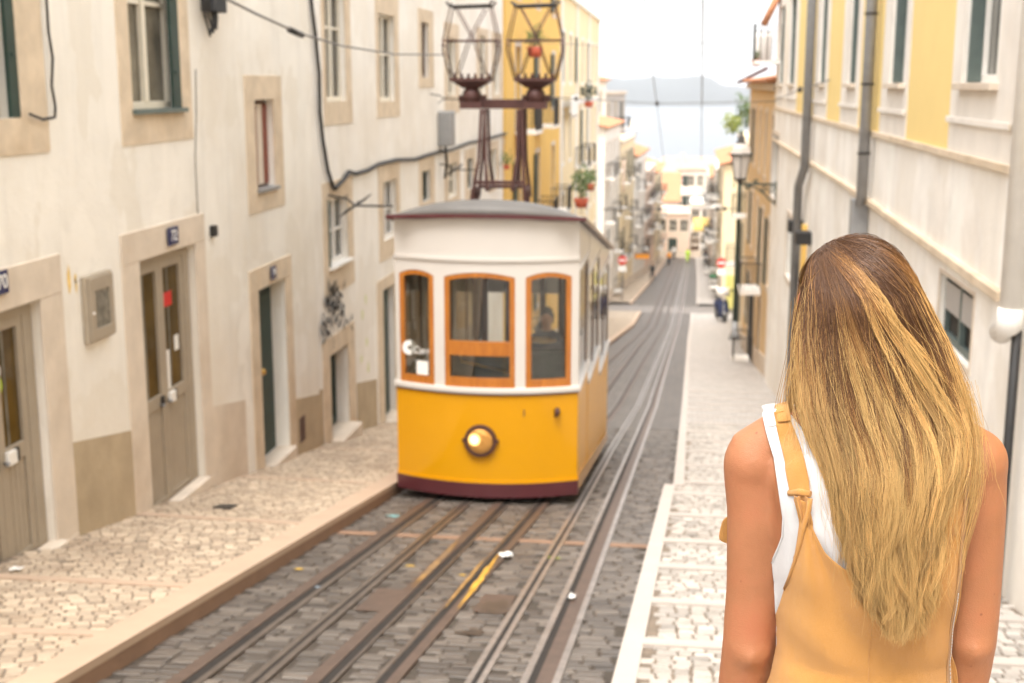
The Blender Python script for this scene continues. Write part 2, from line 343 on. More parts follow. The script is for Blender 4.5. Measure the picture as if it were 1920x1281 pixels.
for a, b in ((6.35, 15.2), (15.2, 84), (92, 165)):
    f = (lambda y: lin(RK, y)) if b < 16 else (lambda y: lin(RK2, y))
    if b < 16: tag(strip(MB(), lambda y: f(y) + .13, 4.2, a, b, .118, 4).build('pavement', 'joint_pale'), kind='structure')
    elif b < 90:
        tag(strip(MB(), lambda y: f(y) + .13, 4.2, a, YN, .118, 4).build('pavement', 'joint_pale'), kind='structure')
        tag(strip(MB(), lambda y: f(y) + .13, 4.2, YN, b, .13, 4).build('pavement', 'calcada2'), kind='structure')
    else: tag(strip(MB(), lambda y: f(y) + .13, 4.2, a, b, .13, 4).build('pavement', 'calcada2'), kind='structure')
    tag(slab(MB(), f, lambda y: f(y) + .135, a, b, .137, -.3).build('kerb', 'kerb_white'), kind='structure')
# stone bands across the pavements
bb = MB()
for y in (7.55, 8.72, 10.0, 11.2, 12.75, 14.35, 15.35):
    slab(bb, lambda t: rk(t - .02) + .13, 2.49, y, y + .16, .15, .0)
y = 17.2
while y < 34:
    slab(bb, lambda t: lin(RK2, t) + .136, 2.49, y, y + .16, .147, .0); y += 1.75
tag(bb.build('step_edging', 'kerb_white'), kind='structure')
lb = MB()
for y0, y1 in ((6.85, 7.0), (8.38, 8.4), (11.3, 11.2), (14.2, 14.1), (17.5, 17.5), (21, 21)):
    q = [(-5.19, y0), (-3.53, y1), (-3.53, y1 + .13), (-5.19, y0 + .13)]
    lb.hexa([(x, y, G(y) + .1) for x, y in q] + [(x, y, G(y) + .155) for x, y in q])
tag(lb.build('pavement_band', 'kerb_pink'), kind='structure')
def stones(name, label, cols, inside, box, off, sx, sy, ang, gap, dz, seed, rough=.7, spec=.4):
    """individual worn stones laid in rows, one mesh: far too many to count"""
    q = np.random.default_rng(seed); x0, x1, y0, y1 = box; ca, sa = math.cos(ang), math.sin(ang); cx, cy = (x0 + x1) / 2, (y0 + y1) / 2; Rr = math.hypot(x1 - x0, y1 - y0) / 2
    V = []; F = []; C = []; row = 0; v = -Rr
    while v < Rr:
        h = sy * q.uniform(.9, 1.1); u = -Rr + q.uniform(0, sx)
        while u < Rr:
            w = sx * q.uniform(.84, 1.18); uc, vc = u + w / 2, v + h / 2; X = cx + uc * ca - vc * sa; Y = cy + uc * sa + vc * ca; u += w
            if not (x0 - .2 < X < x1 + .2 and y0 < Y < y1) or not inside(X, Y): continue
            a = ang + q.normal(0, .05); c_, s_ = math.cos(a), math.sin(a); hw, hh = w / 2 - gap * q.uniform(.5, 1.2), h / 2 - gap * q.uniform(.5, 1.2)
            k = [(sgx * hw * q.uniform(.90, 1.06), sgy * hh * q.uniform(.90, 1.06)) for sgx, sgy in ((-1, -1), (1, -1), (1, 1), (-1, 1))]
            zt = off + q.uniform(-dz, dz); tx, ty = q.normal(0, .02), q.normal(0, .02); b0 = len(V)
            for ins, dd in ((1.0, -.03), (1.0, -.006), (.86, 0)):
                for (a1, b1) in k:
                    lx, ly = a1 * ins, b1 * ins; px, py = X + lx * c_ - ly * s_, Y + lx * s_ + ly * c_
                    V.append((px, py, G(py) + zt + dd + (lx * tx + ly * ty if dd > -.02 else 0)))
            for r0 in (0, 4):
                for e in range(4): F.append((b0 + r0 + e, b0 + r0 + (e + 1) % 4, b0 + r0 + 4 + (e + 1) % 4, b0 + r0 + 4 + e))
            F.append((b0 + 8, b0 + 9, b0 + 10, b0 + 11))
            t = q.random(); cc = [cols[0][j] + (cols[1][j] - cols[0][j]) * t for j in range(3)]; m_ = q.uniform(.82, 1.1)
            if q.random() < .06: m_ *= .7
            C += [(cc[0] * m_, cc[1] * m_, cc[2] * m_, 1)] * 12
        v += h
    me = bpy.data.meshes.new(name); me.from_pydata(V, [], F); at = me.color_attributes.new('stone', 'FLOAT_COLOR', 'POINT'); at.data.foreach_set('color', np.array(C, dtype=np.float32).ravel())
    m, n, l, bs = nt(name + '_stone'); vc_ = n.new('ShaderNodeVertexColor'); vc_.layer_name = 'stone'; co = n.new('ShaderNodeTexCoord').outputs['Object']
    f1 = noise(n, l, co, 28, 5, .7); f2 = noise(n, l, co, .9, 5, .6)
    dk = mixc(n, l, 1.0, vc_.outputs[0], (.66, .62, .58), 'MULTIPLY'); out = mixc(n, l, ramp(n, l, f1, .4, .7, 0, .6), vc_.outputs[0], dk); out = mixc(n, l, ramp(n, l, f2, .45, .7, 0, .55), out, dk)
    l.new(out, bs.inputs['Base Color']); bs.inputs['Roughness'].default_value = rough; bs.inputs['Specular IOR Level'].default_value = spec; bump(n, l, bs, f1, .5, .006)
    me.materials.append(m); o = bpy.data.objects.new(name, me); COL.objects.link(o); return tag(o, label, None, kind='stuff')
stones('cobblestones', 'small warm limestone cobbles of the left pavement', ((.42, .325, .235), (.60, .485, .36)), lambda x, y: x > -5.25 and x < lin(LK, y) - KW - .03, (-5.25, -3.4, 6.0, YN), .149, .105, .092, .42, .0065, .004, 1)
stones('cobblestones', 'pale limestone cobbles of the stepped right pavement', ((.38, .345, .305), (.55, .505, .455)), lambda x, y: rk(y) + .16 < x < 2.49, (-.3, 2.5, 6.35, YN), .131, .115, .105, 0, .008, .005, 2)
# steps on which the woman and the photographer stand
sb = MB(); zt = -1.92; y = 2.75
sb.box(-.62, 2.49, -5, y, -4.5, zt)
while y < 6.3:
    zt -= .132; sb.box(-.60 + (y - 2.7) * .06, 2.49, y + .001, y + .36, -6, zt); y += .36
tag(sb.build('steps', 'calcada2'), kind='structure')

# ------------------------------------------------------------ rails (all steel set in the setts, one object per line)
RL = {'A': [(-6, -2.79), (8.7, -2.78), (16, -2.72), (35, -2.55), (55, -2.2), (84, -1.7), (120, -1.2), (160, -.7)],
      'B': [(-6, -2.42), (8, -2.41), (13, -2.37), (35, -2.22), (55, -1.95), (84, -1.5), (120, -1.0), (160, -.5)],
      'C': [(-6, -2.03), (6.9, -2.01), (12.6, -1.93), (35, -1.84), (53, -1.66), (84, -1.25), (120, -.75), (160, -.2)],
      'D': [(-6, -1.74), (6.9, -1.69), (10.5, -1.6), (13.5, -1.54), (28, -1.44), (45, -1.28), (65, -1.04), (84, -.8), (120, -.3), (160, .2)],
      'E': [(-6, -1.2), (7, -1.15), (13, -1.08), (20, -1.04), (33, -.90), (50, -.72), (68, -.54), (84, -.35), (120, .1), (160, .6)],
      'F': [(-6, -.85), (7, -.81), (9.6, -.78), (16, -.73), (34, -.59), (55, -.38), (76, -.14), (95, .16), (120, .45), (160, .9)]}
stones('granite_setts', 'dark granite setts between the tram rails', ((.068, .054, .043), (.165, .138, .114)), lambda x, y: -3.28 < x < rk(y) - .01 and not any(abs(x - lin(RL[k], y) - d) < .075 for k, d in (('A', -.03), ('B', 0), ('C', -.03), ('D', .02), ('E', 0), ('F', .04))), (-3.3, .2, 5.6, YN), -.0015, .19, .105, .03, .005, .0035, 3, .5, .5)
def sh(t, d): return [(a, b + d) for a, b in t]
def rail_line(key, bands, x='rail_steel'):
    for d0, d1, off, mt in bands:
        nm = 'rail_groove' if mt == 'groove' else 'rail'
        mb = MB()
        if mt == 'groove': strip(mb, sh(RL[key], d0), sh(RL[key], d1), -6, 164, off)
        else: slab(mb, sh(RL[key], d0), sh(RL[key], d1), -6, 164, off, -.02)
        tag(mb.build(nm, mt), kind='structure')
rail_line('A', [(-.13, -.035, .012, 'railbrown'), (-.035, .03, .005, 'groove'), (.03, .075, .010, 'rail')])
rail_line('B', [(-.06, -.014, .011, 'rail'), (-.014, .014, .005, 'groove'), (.014, .06, .011, 'rail')])
rail_line('C', [(-.12, -.03, .012, 'railbrown'), (-.03, .03, .005, 'groove'), (.03, .05, .010, 'rail')])
rail_line('D', [(-.06, -.026, .010, 'rail'), (-.026, .03, .005, 'groove'), (.03, .10, .012, 'railbrown')])
rail_line('E', [(-.055, -.016, .011, 'rail_shiny'), (-.016, .018, .005, 'groove'), (.018, .055, .011, 'rail_shiny')])
rail_line('F', [(-.075, -.03, .010, 'rail_shiny'), (-.03, .018, .005, 'groove'), (.018, .115, .008, 'railbrown'), (.115, .16, .012, 'rail_shiny')])
# drain covers, stains and litter
def blotch(x, y, r, e, off, sd, n=18):
    q = random.Random(sd); c = (x, y, G(y) + off)
    pts = [(x + math.cos(2 * math.pi * k / n) * r * (1 + q.uniform(-.45, .35)), y + math.sin(2 * math.pi * k / n) * r * e * (1 + q.uniform(-.4, .4))) for k in range(n)]
    mb = MB(); vs = [(a, b, G(b) + off) for a, b in pts] + [c]; mb.add(vs, [(k, (k + 1) % n, n) for k in range(n)]); return mb
M['teal'] = pm('teal_paint_mark', (.20, .42, .42), .6, .1, 10, 0)
M['bluemark'] = pm('faded_blue_paint', (.20, .235, .27), .7, .3, 5, .2)
M['limemark'] = pm('lime_paint_mark', (.40, .42, .05), .6, .3, 14, 0)
for i, (p, r_, e, mt) in enumerate((((-2.965,12.738,-4.517), .07, .8, 'teal'), ((-2.783,10.74,-4.162), .08, .9, 'teal'), ((-2.754,9.235,-3.894), .045, .8, 'bluemark'),
        ((-2.045,9.966,-4.024), .05, .6, 'yellowpaint'), ((-2.236,10.213,-4.068), .04, .5, 'yellowpaint'), ((-3.12,9.859,-4.005), .035, .7, 'yellowpaint'), ((-2.866,9.81,-3.996), .03, .7, 'yellowpaint'),
        ((-1.114,10.878,-4.186), .045, .5, 'limemark'), ((-1.025,10.85,-4.181), .035, .5, 'limemark'), ((-1.731,9.932,-4.018), .03, .6, 'yellowpaint'), ((-3.365,7.146,-3.522), .02, 1, 'teal'))):
    o = blotch(p[0], p[1], r_, e, .004 + .0006 * i, i).build('paint_and_reflection_mark', mt, road)
M['groove_stain'] = pm('oil_stain', (.062, .042, .028), .45, .4, 8, .1)
M['reflection_yellow'] = pm('painted_tram_reflection', (.62, .33, .04), .5, .45, 5, .2, dirt=(.25, .15, .08), dirt_amt=.8)
M['reflection_dull'] = pm('dull_painted_reflection', (.36, .20, .06), .5, .4, 5, .2, dirt=(.2, .14, .1), dirt_amt=.9)
# tram's yellow reflection in two rails, painted on as flat strips
blotch(lin(RL['D'], 9.9) + .055, 9.9, .024, 42, .0165, 21, 46).build('paint_and_reflection_mark', 'reflection_yellow', road)
blotch(lin(RL['D'], 9.9) - .045, 9.8, .018, 44, .0145, 23, 46).build('paint_and_reflection_mark', 'reflection_dull', road)
blotch(lin(RL['C'], 10.3) - .075, 10.3, .024, 40, .0165, 22, 46).build('paint_and_reflection_mark', 'reflection_dull', road)
blotch(-1.3, 8.9, .16, 1.3, .0062, 31).build('stain', 'groove_stain', road); blotch(-1.35, 8.1, .10, 1.0, .0068, 32).build('stain', 'groove_stain', road); 
mb = MB()
for x0, x1, y0, y1 in ((-2.3, -2.06, 8.55, 9.3), (-1.45, -1.2, 8.7, 9.3)):
    mb.add([(x0, y0, G(y0) + .006), (x1, y0, G(y0) + .006), (x1, y1, G(y1) + .006), (x0, y1, G(y1) + .006)], [(0, 1, 2, 3)])
tag(mb.build('road_grating', 'railbrown'), kind='structure')
mb = MB(); strip(mb, -3.27, -.2, 11.55, 11.75, .0035); tag(mb.build('road_band', 'kerb_side'), kind='structure')
def litter(name, p, label, cat, sz, sd, mat='paper'):
    q = random.Random(sd); mb = MB(); n = 7
    rows = [[(p[0] + (i / n - .5) * sz[0] + q.uniform(-1, 1) * .008, p[1] + (j / n - .5) * sz[1] + q.uniform(-1, 1) * .008, G(p[1] + (j / n - .5) * sz[1]) + p[2] + .012 + q.uniform(0, sz[2])) for i in range(n)] for j in range(n)]
    mb.grid(rows); o = mb.build(name, mat); so = o.modifiers.new('s', 'SOLIDIFY'); so.thickness = .003; tag(o, label, cat)
litter('crumpled_tissue', ((-1.471,10.789,-4.17))[:2] + (0,), 'crumpled white tissue lying between the rails before the tram', 'litter', (.14, .12, .05), 1)
litter('paper_scrap', ((-0.757,9.266,-3.899))[:2] + (.01,), 'folded blue and white paper scrap on the right hand rail', 'litter', (.05, .16, .03), 2)
litter('plastic_wrapper', ((-4.931,8.628,-3.636))[:2] + (.15,), 'small clear wrapper on the pavement by the leftmost doorstep', 'litter', (.1, .1, .03), 3)
p = (-4.541,11.986,-4.234); mb = MB()
slab(mb, p[0] - .09, p[0] + .09, p[1] - .12, p[1] + .12, .164, .13); tag(mb.build('drain_cover', 'iron'), 'small dark square iron cover set in the left pavement', 'drain cover')

# ------------------------------------------------------------ buildings
def wall_holes(L, z0, z1, ops, depth, bot=None):
    """front wall sheet in the plane y=0 with openings and their reveals, plus ends, back and top"""
    mb = MB(); xs = sorted({0, L} | {v for o in ops for v in (o[0], o[1]) if 0 < v < L}); zs = sorted({z0, z1} | {v for o in ops for v in (o[2], o[3]) if z0 < v < z1})
    for i in range(len(xs) - 1):
        for j in range(len(zs) - 1):
            cx = (xs[i] + xs[i + 1]) / 2; cz = (zs[j] + zs[j + 1]) / 2
            if any(o[0] < cx < o[1] and o[2] < cz < o[3] for o in ops): continue
            mb.add([(xs[i], 0, zs[j]), (xs[i + 1], 0, zs[j]), (xs[i + 1], 0, zs[j + 1]), (xs[i], 0, zs[j + 1])], [(0, 1, 2, 3)])
    for o in ops:
        a, b, c, d = o[:4]; r_ = o[4] if len(o) > 4 else .26
        mb.add([(a, 0, c), (b, 0, c), (b, 0, d), (a, 0, d), (a, r_, c), (b, r_, c), (b, r_, d), (a, r_, d)],
               [(0, 4, 5, 1), (1, 5, 6, 2), (2, 6, 7, 3), (3, 7, 4, 0), (4, 7, 6, 5)])
    mb.add([(0, 0, z0), (L, 0, z0), (L, depth, z0), (0, depth, z0), (0, 0, z1), (L, 0, z1), (L, depth, z1), (0, depth, z1)],
           [(1, 2, 6, 5), (2, 3, 7, 6), (3, 0, 4, 7), (4, 5, 6, 7)])
    return mb
class Bld:
    def __init__(s, name, label, p0, p1, group=None, cat='building'):
        s.p0 = Vector(p0); s.p1 = Vector(p1); d = s.p1 - s.p0; s.L = d.length; s.sgn = 1 if d.y >= 0 else -1
        s.gz = min(G(p0[1]), G(p1[1])); s.ops = []
        s.root = empty(name, (p0[0], p0[1], s.gz), math.atan2(d.y, d.x), label, cat, group)
    def rect(s, w):            # world (Y0,Y1,zb,zt) on a facade that runs along the street
        y0, y1, zb, zt = w
        a, b = (y0 - s.p0.y, y1 - s.p0.y) if s.sgn > 0 else (s.p0.y - y1, s.p0.y - y0)
        return (a, b, zb - s.gz, zt - s.gz)
    def pt(s, w, off=-.02):    # world (Y,z)
        return ((w[0] - s.p0.y) * s.sgn, off, w[1] - s.gz)
    def gl(s, x): return G(s.p0.y + (s.p1.y - s.p0.y) * x / s.L) - s.gz     # ground height under local x
    def wall(s, ztop, mat, depth=7): return wall_holes(s.L, -1.0, ztop, s.ops, depth).build('wall', mat, s.root)
def surround(b, op, out, mat, t=.013):
    a0, a1, c0, c1 = out; x0, x1, z0, z1 = op[:4]; e = .003; mb = MB()
    if z0 > c0 + .02: mb.box(a0, a1, -t - .002, .012, c0, z0 + e)
    if c1 > z1 + .02: mb.box(a0, a1, -t - .002, .012, z1 - e, c1)
    mb.box(a0, x0 + e, -t, .012, max(c0, z0 + e), min(c1, z1 - e)); mb.box(x1 - e, a1, -t, .012, max(c0, z0 + e), min(c1, z1 - e))
    return mb
def casement(b, par, op, r, cols=2, rows=(.42,), fmat='woodcream', pmat='pane', fw=.055, gap=.0, y=None):
    """painted wood frame with bars; pane behind"""
    x0, x1, z0, z1 = op[:4]; y = r - .09 if y is None else y; mb = MB(); g = .004
    mb.box(x0 + g, x0 + fw, y, y + .05, z0 + g, z1 - g); mb.box(x1 - fw, x1 - g, y, y + .05, z0 + g, z1 - g)
    mb.box(x0 + fw, x1 - fw, y, y + .05, z1 - fw * 1.1, z1 - g); mb.box(x0 + fw, x1 - fw, y, y + .05, z0 + g, z0 + fw * 1.5)
    w = (x1 - x0)
    for k in range(1, cols):
        xm = x0 + w * k / cols; mb.box(xm - fw * .8, xm + fw * .8, y - .012, y + .045, z0 + fw * 1.5, z1 - fw * 1.1)
    for rr in rows:
        zm = z0 + (z1 - z0) * rr
        for k in range(cols):
            a = x0 + w * k / cols + (fw * .8 if k else fw); c = x0 + w * (k + 1) / cols - (fw * .8 if k < cols - 1 else fw)
            mb.box(a, c, y + .004, y + .04, zm - fw * .4, zm + fw * .4)
    f = mb.build('window_frame', fmat, par, bevel=.004 if (x1 - x0) > .3 else 0)
    MB().box(x0 + g, x1 - g, y + .052, y + .06, z0 + g, z1 - g).build('pane', pmat, par)
    return f
def window(b, op, out=None, r=.26, smat='limestone', name='window', **kw):
    b.ops.append(tuple(op[:4]) + (r,))
    if out is None: out = (op[0] - .14, op[1] + .14, op[2] - .2, op[3] + .16)
    s = surround(b, op, out, smat).build(name, smat, b.root)
    casement(b, s, op, r, **kw); return s
def shutter(par, x0, x1, z0, z1, y, mat='green', n=0):
    mb = MB().box(x0, x1, y, y + .035, z0, z1)
    n = n or max(4, int((z1 - z0) / .09))
    for k in range(n):
        z = z0 + (z1 - z0) * (k + .5) / n; mb.box(x0 + .04, x1 - .04, y - .012, y - .001, z - .02, z + .012)
    return mb.build('shutter', mat, par)

# ---- left building with the grey double door -------------------------------------------
A = Bld('town_building', 'cream building at the near left with grey double doors numbered 72', (-5.2, 2), (-5.2, 17.72))
op = A.rect((8.98,9.675,-0.265,1.696)); w = window(A, op, A.rect((8.407,10.088,-0.545,1.995)), rows=(.55,), pmat='curtain')
shutter(w, op[1] - .13, op[1] - .006, op[2] + .01, op[3] - .01, .0, n=2)
op = A.rect((11.761,12.984,-0.251,1.23)); w = window(A, op, A.rect((11.501,13.255,-0.564,1.547)), rows=(.70,), pmat='curtain', r=.2)
shutter(w, op[1] - .20, op[1] - .006, op[2] + .01, op[3] - .01, -.012, n=2)
MB().box(op[0] - .02, op[1] + .03, -.07, .10, op[2] - .03, op[2] + .012).build('window_sill', 'greyblue', w)
op = A.rect((15.28,16.026,-1.287,-0.184)); w = window(A, op, A.rect((14.949,16.357,-1.551,0.105)), r=.19, cols=1, rows=(), fmat='darkwood', pmat='pane_brown')
MB().box(op[0] + .05, op[0] + .75, .085, .093, op[2] + .05, op[3] - .06).build('curtain', 'redcurtain', w)
MB().box(op[1] - .42, op[1] - .22, .080, .093, op[2] + .05, op[3] - .06).build('window_post', 'limestone_pale', w)
MB().box(op[0] - .02, op[1] + .02, -.06, .12, op[2] - .03, op[2] + .012).build('window_sill', 'zinc', w)
def grey_door(b, op, out, glass_z, first, label=None):
    b.ops.append(tuple(op[:4]) + (.34,))
    s = surround(b, op, out, 'limestone_pale', .014).build('door_surround', 'limestone_pale', b.root, bevel=.008)
    x0, x1, z0, z1 = op; y = .08; fr = MB(); g = .004; xm = (x0 + x1) / 2 - .04
    fr.box(x0 + g, x0 + .07, y, y + .09, z0, z1 - g); fr.box(x1 - .15, x1 - g, y, y + .09, z0, z1 - g); fr.box(x0 + .07, x1 - .15, y, y + .09, z1 - .10, z1 - g)
    fr.build('door_frame', 'door_grey', b.root, bevel=.004)
    for a, c in ((x0 + .073, xm - .003), (xm + .003, x1 - .153)):
        d = MB(); w_ = .085
        d.box(a, a + w_, y + .01, y + .07, z0 + .01, z1 - .103); d.box(c - w_, c, y + .01, y + .07, z0 + .01, z1 - .103)
        d.box(a + w_, c - w_, y + .01, y + .07, z1 - .18, z1 - .103); d.box(a + w_, c - w_, y + .01, y + .07, glass_z - .13, glass_z); d.box(a + w_, c - w_, y + .01, y + .07, z0 + .01, z0 + .1)
        k = a + w_
        while k < c - w_ - .01:
            k2 = min(k + .075, c - w_); d.box(k + .003, k2 - .003, y + .028, y + .06, z0 + .1, glass_z - .13); k = k2
        d.box(a + w_, c - w_, y + .036, y + .05, z0 + .1, glass_z - .13)
        dl = d.build('door', 'door_grey', b.root, bevel=.003)
        MB().box(a + w_, c - w_, y + .04, y + .048, glass_z, z1 - .18).build('pane', 'pane_brown', dl)
        cur = MB(); rows = []
        for zz in (glass_z, z1 - .18):
            rows.append([(a + w_ + (c - a - 2 * w_) * (.3 + .12 * t / 6), y + .036 + (.003 if t % 2 else 0), zz) for t in range(7)])
        cur.grid(rows, False); cur.build('curtain', 'curtain', dl)
        sd = 1 if a > x0 + .2 else 0
        px = a + .03 if sd else c - .16
        if sd: MB().box(px + .03, px + .16, y - .03, y + .008, glass_z - .13, glass_z - .02).build('lock_box', 'whitepvc', dl, bevel=.004)
        MB().box(px + (.17 if sd else .03), px + (.23 if sd else .1), y - .012, y + .0085, glass_z - .13, glass_z - .02).build('letter_slot', 'black', dl)
        MB().tube([(px + .01, y + .01, glass_z - .1), (px + .01, y - .04, glass_z - .1), (px - .04, y - .045, glass_z - .1)], .012, 6).build('door_handle', 'zinc', dl)
    return s, y
opA = A.rect((8.569,9.749,-3.863,-1.724)); zg = A.pt((9.202,-2.856))[2]
s0, yd = grey_door(A, opA, A.rect((8.118,10.125,-3.987,-1.397)), zg, True)
op = A.rect((11.703,13.157,-4.338,-1.678)); zg = A.pt((12.171,-3.146))[2]
s1, yd = grey_door(A, op, A.rect((11.313,13.443,-4.459,-1.38)), zg, False)
# stickers, posters and house number tiles
def patch(b, par, w, mat, off, name='sticker', t=.002, rnd=False):
    x0, x1, z0, z1 = b.rect(w)
    if rnd: return MB().disc(((x0 + x1) / 2, off, (z0 + z1) / 2), (x1 - x0) / 2, 'y', 24, t).build(name, mat, par)
    return MB().box(x0, x1, off - t, off, z0, z1).build(name, mat, par)
gy = yd + .038
patch(A, A.root, (9.065,9.277,-2.525,-2.152), 'lime', gy, rnd=True); 
x_, _, z_ = A.pt((9.175,-2.22)); MB().disc((x_, gy - .006, z_), .085, 'y', 24, .002).build('sticker', 'paper', A.root)
MB().box(x_ - .012, x_ + .012, gy - .010, gy - .0075, z_ - .045, z_ + .045).build('sticker', 'orange', A.root)
patch(A, A.root, (12.476,12.744,-2.278,-2.127), 'red', gy); patch(A, A.root, (12.345,12.504,-2.661,-2.472), 'red', gy); patch(A, A.root, (12.366,12.51,-2.616,-2.521), 'paper', gy - .003)
patch(A, A.root, (12.366,12.607,-3.194,-2.734), 'paper', gy, 'notice_sheet'); patch(A, A.root, (12.758,12.872,-2.782,-2.62), 'paper', gy)
for (w, txt, pl) in (((12.361,12.616,-1.613,-1.43), '72', '70'), ((9.008,9.199,-1.581,-1.399), '70', '')):
    x0, x1, z0, z1 = A.rect(w); t_ = MB().box(x0, x1, -.05, -.0375, z0, z1).build('house_number', 'blueglaze', A.root)
    MB().box(x0 + .012, x1 - .012, -.053, -.0505, z0 + .012, z1 - .012).build('number_field', 'blueglaze', t_)
    text_mesh('numeral', txt, (z1 - z0) * .85, 'paper', t_, ((x0 + x1) / 2, -.0555, (z0 + z1) / 2), (R(90), 0, 0))
# doorsteps
def step(b, w, y0=-.3, mat='limestone_pale', name='doorstep'):
    x0, x1, z0, z1 = b.rect(w); return MB().box(x0, x1, y0, .02, z0 - .25, z1).build(name, mat, b.root, bevel=.02)
Z = A.pt((13.147,-4.292))[2]; x0 = A.pt((11.403,-4.116))[0]; x1 = A.pt((13.194,-4.306))[0]
MB().box(x0, x1 - .05, -.07, .075, Z - .5, Z + .01).build('doorstep', 'limestone_pale', A.root, bevel=.02)
Z = A.pt((9.68,-3.814))[2]; x0 = A.pt((8.158,-3.254))[0]; x1 = A.pt((9.792,-3.826))[0]
MB().box(x0, x1, -.09, .075, Z - .6, Z + .01).build('doorstep', 'limestone_pale', A.root, bevel=.02)
# black door ajar
op = A.rect((15.159,16.264,-4.842,-2.513)); A.ops.append(tuple(op) + (.62,))
surround(A, op, A.rect((14.834,16.541,-5.013,-2.233)), 'limestone', .014).build('door_surround', 'limestone', A.root, bevel=.008)
mb = MB(); w_ = (op[1] - op[0]); x0, x1, z0, z1 = op
mb.box(x0 + .006, x1 - .006, .20, .245, z0, z1 - .005)
for zz in (.08, .32, .55, .78): mb.box(x1 - w_ * .45, x1 - .10, .185, .1995, z0 + (z1 - z0) * zz, z0 + (z1 - z0) * (zz + .15))
d = mb.build('door', 'green', A.root, bevel=.006); MB().sphere((x1 - w_ * .5, .16, z0 + (z1 - z0) * .5), .045).build('door_knob', 'brass', d)
MB().box(x0 + .004, x1 - .004, .35, .36, z0, z1 - .004).build('hallway_shade', 'dark', A.root)  # dark sheet behind the door, hallway shade put into its colour
MB().box(x0 - .05, x1 + .05, -.08, .19, z0 - .6, z0 + .012).build('doorstep', 'limestone_pale', A.root, bevel=.02)
t_ = patch(A, A.root, (15.583,15.78,-2.445,-2.279), 'blueglaze', -.04, 'house_number', .01)
x0, x1, z0, z1 = A.rect((15.583,15.78,-2.445,-2.279)); text_mesh('numeral', '74', (z1 - z0) * .8, 'paper', t_, ((x0 + x1) / 2, -.0525, (z0 + z1) / 2), (R(90), 0, 0))
# electric meter box and yellow mark
w = (10.474,10.985,-2.254,-1.653); x0, x1, z0, z1 = A.rect(w)
k = empty('meter_cabinet', (-5.2 + .0, 2 + x0, A.gz + z0), R(90), 'grey metal meter cabinet with a scratched window on the cream wall', 'cabinet')
W_, H_ = x1 - x0, z1 - z0
MB().box(.0, W_, -.06, -.002, 0, H_).build('case', 'door_grey', k, bevel=.01)
mb = MB(); mb.box(.02, W_ - .02, -.08, -.061, .02, .12).box(.02, W_ - .02, -.08, -.061, H_ - .14, H_ - .02).box(.02, .12, -.08, -.061, .12, H_ - .14).box(W_ - .1, W_ - .02, -.08, -.061, .12, H_ - .14)
d = mb.build('door', 'door_grey', k, bevel=.004)
M['scratched'] = pm('scratched_panel', (.22, .20, .16), .4, .6, 16, .1, dirt=(.05, .05, .04), dirt_amt=.9)
MB().box(.12, W_ - .1, -.07, -.063, .12, H_ - .14).build('window', 'scratched', k); MB().sphere((.06, -.085, H_ * .45), .012).build('lock', 'whitepvc', k)
rr = random.Random(3)
mk = MB()
for i, (px, py, pw, ph) in enumerate(((129, 532, 3, 34), (142, 530, 3, 12), (141, 541, 2, 14))):
    cx, _, cz = A.pt({0: (10.276,-1.642), 1: (10.392,-1.659), 2: (10.395,-1.711)}[i]); pts = []
    for q in range(12):
        a = 2 * math.pi * q / 12; pts.append((cx + math.cos(a) * (.035, .025, .02)[i] * rr.uniform(.6, 1.1), -.003, cz + math.sin(a) * (.13, .05, .07)[i] * rr.uniform(.7, 1.1)))
    mk.add(pts + [(cx, -.003, cz)], [(q, (q + 1) % 12, 12) for q in range(12)])
M['yellowfade'] = pm('faded_yellow_paint', (.85, .60, .20), .8, .2, 14, 0)
mk.build('paint_and_reflection_mark', 'yellowfade', A.root)
# plinth bands along the pavement between the doors
def plinth(b, ya, yb, h, mat='plinth', t=.006, h2=None):
    n_ = max(2, int((yb - ya) / .4)); rows = []
    for i in range(n_ + 1):
        y = ya + (yb - ya) * i / n_; x = (y - b.p0.y) * b.sgn; g_ = G(y) - b.gz; hh = h + ((h2 or h) - h) * i / n_
        rows.append([(x, -.0005, g_ - .2), (x, -t, g_ - .2), (x, -t, g_ + hh), (x, -.0005, g_ + hh)])
    if b.sgn < 0: rows.reverse()
    return MB().loft(rows, True, False).build('plinth', mat, b.root)
yv = lambda t: t[0]
plinth(A, yv((10.121,-3.877)) , yv((11.355,-4.1)), 1.0)
plinth(A, yv((13.454,-4.368)), yv((14.532,-4.701)), 1.08, 'limestone_pale')
plinth(A, yv((16.569,-4.983)), 17.7, .95)
plinth(A, 2, yv((7.856,-3.065)), 1.0)
# crack line, patches
x_, _, z_ = A.pt((16.8,-4.739)); MB().box(x_ - .12, x_ + .14, -.008, -.0065, z_ - .18, z_ + .18).build('vent_cover', 'rust', A.root)
x_, _, z_ = A.pt((13.675,-1.604)); MB().box(x_ - .05, x_ + .05, -.06, -.001, z_ - .06, z_ + .06).build('junction_box', 'black', A.root)
A.wall(5.0 - A.gz, 'plaster')

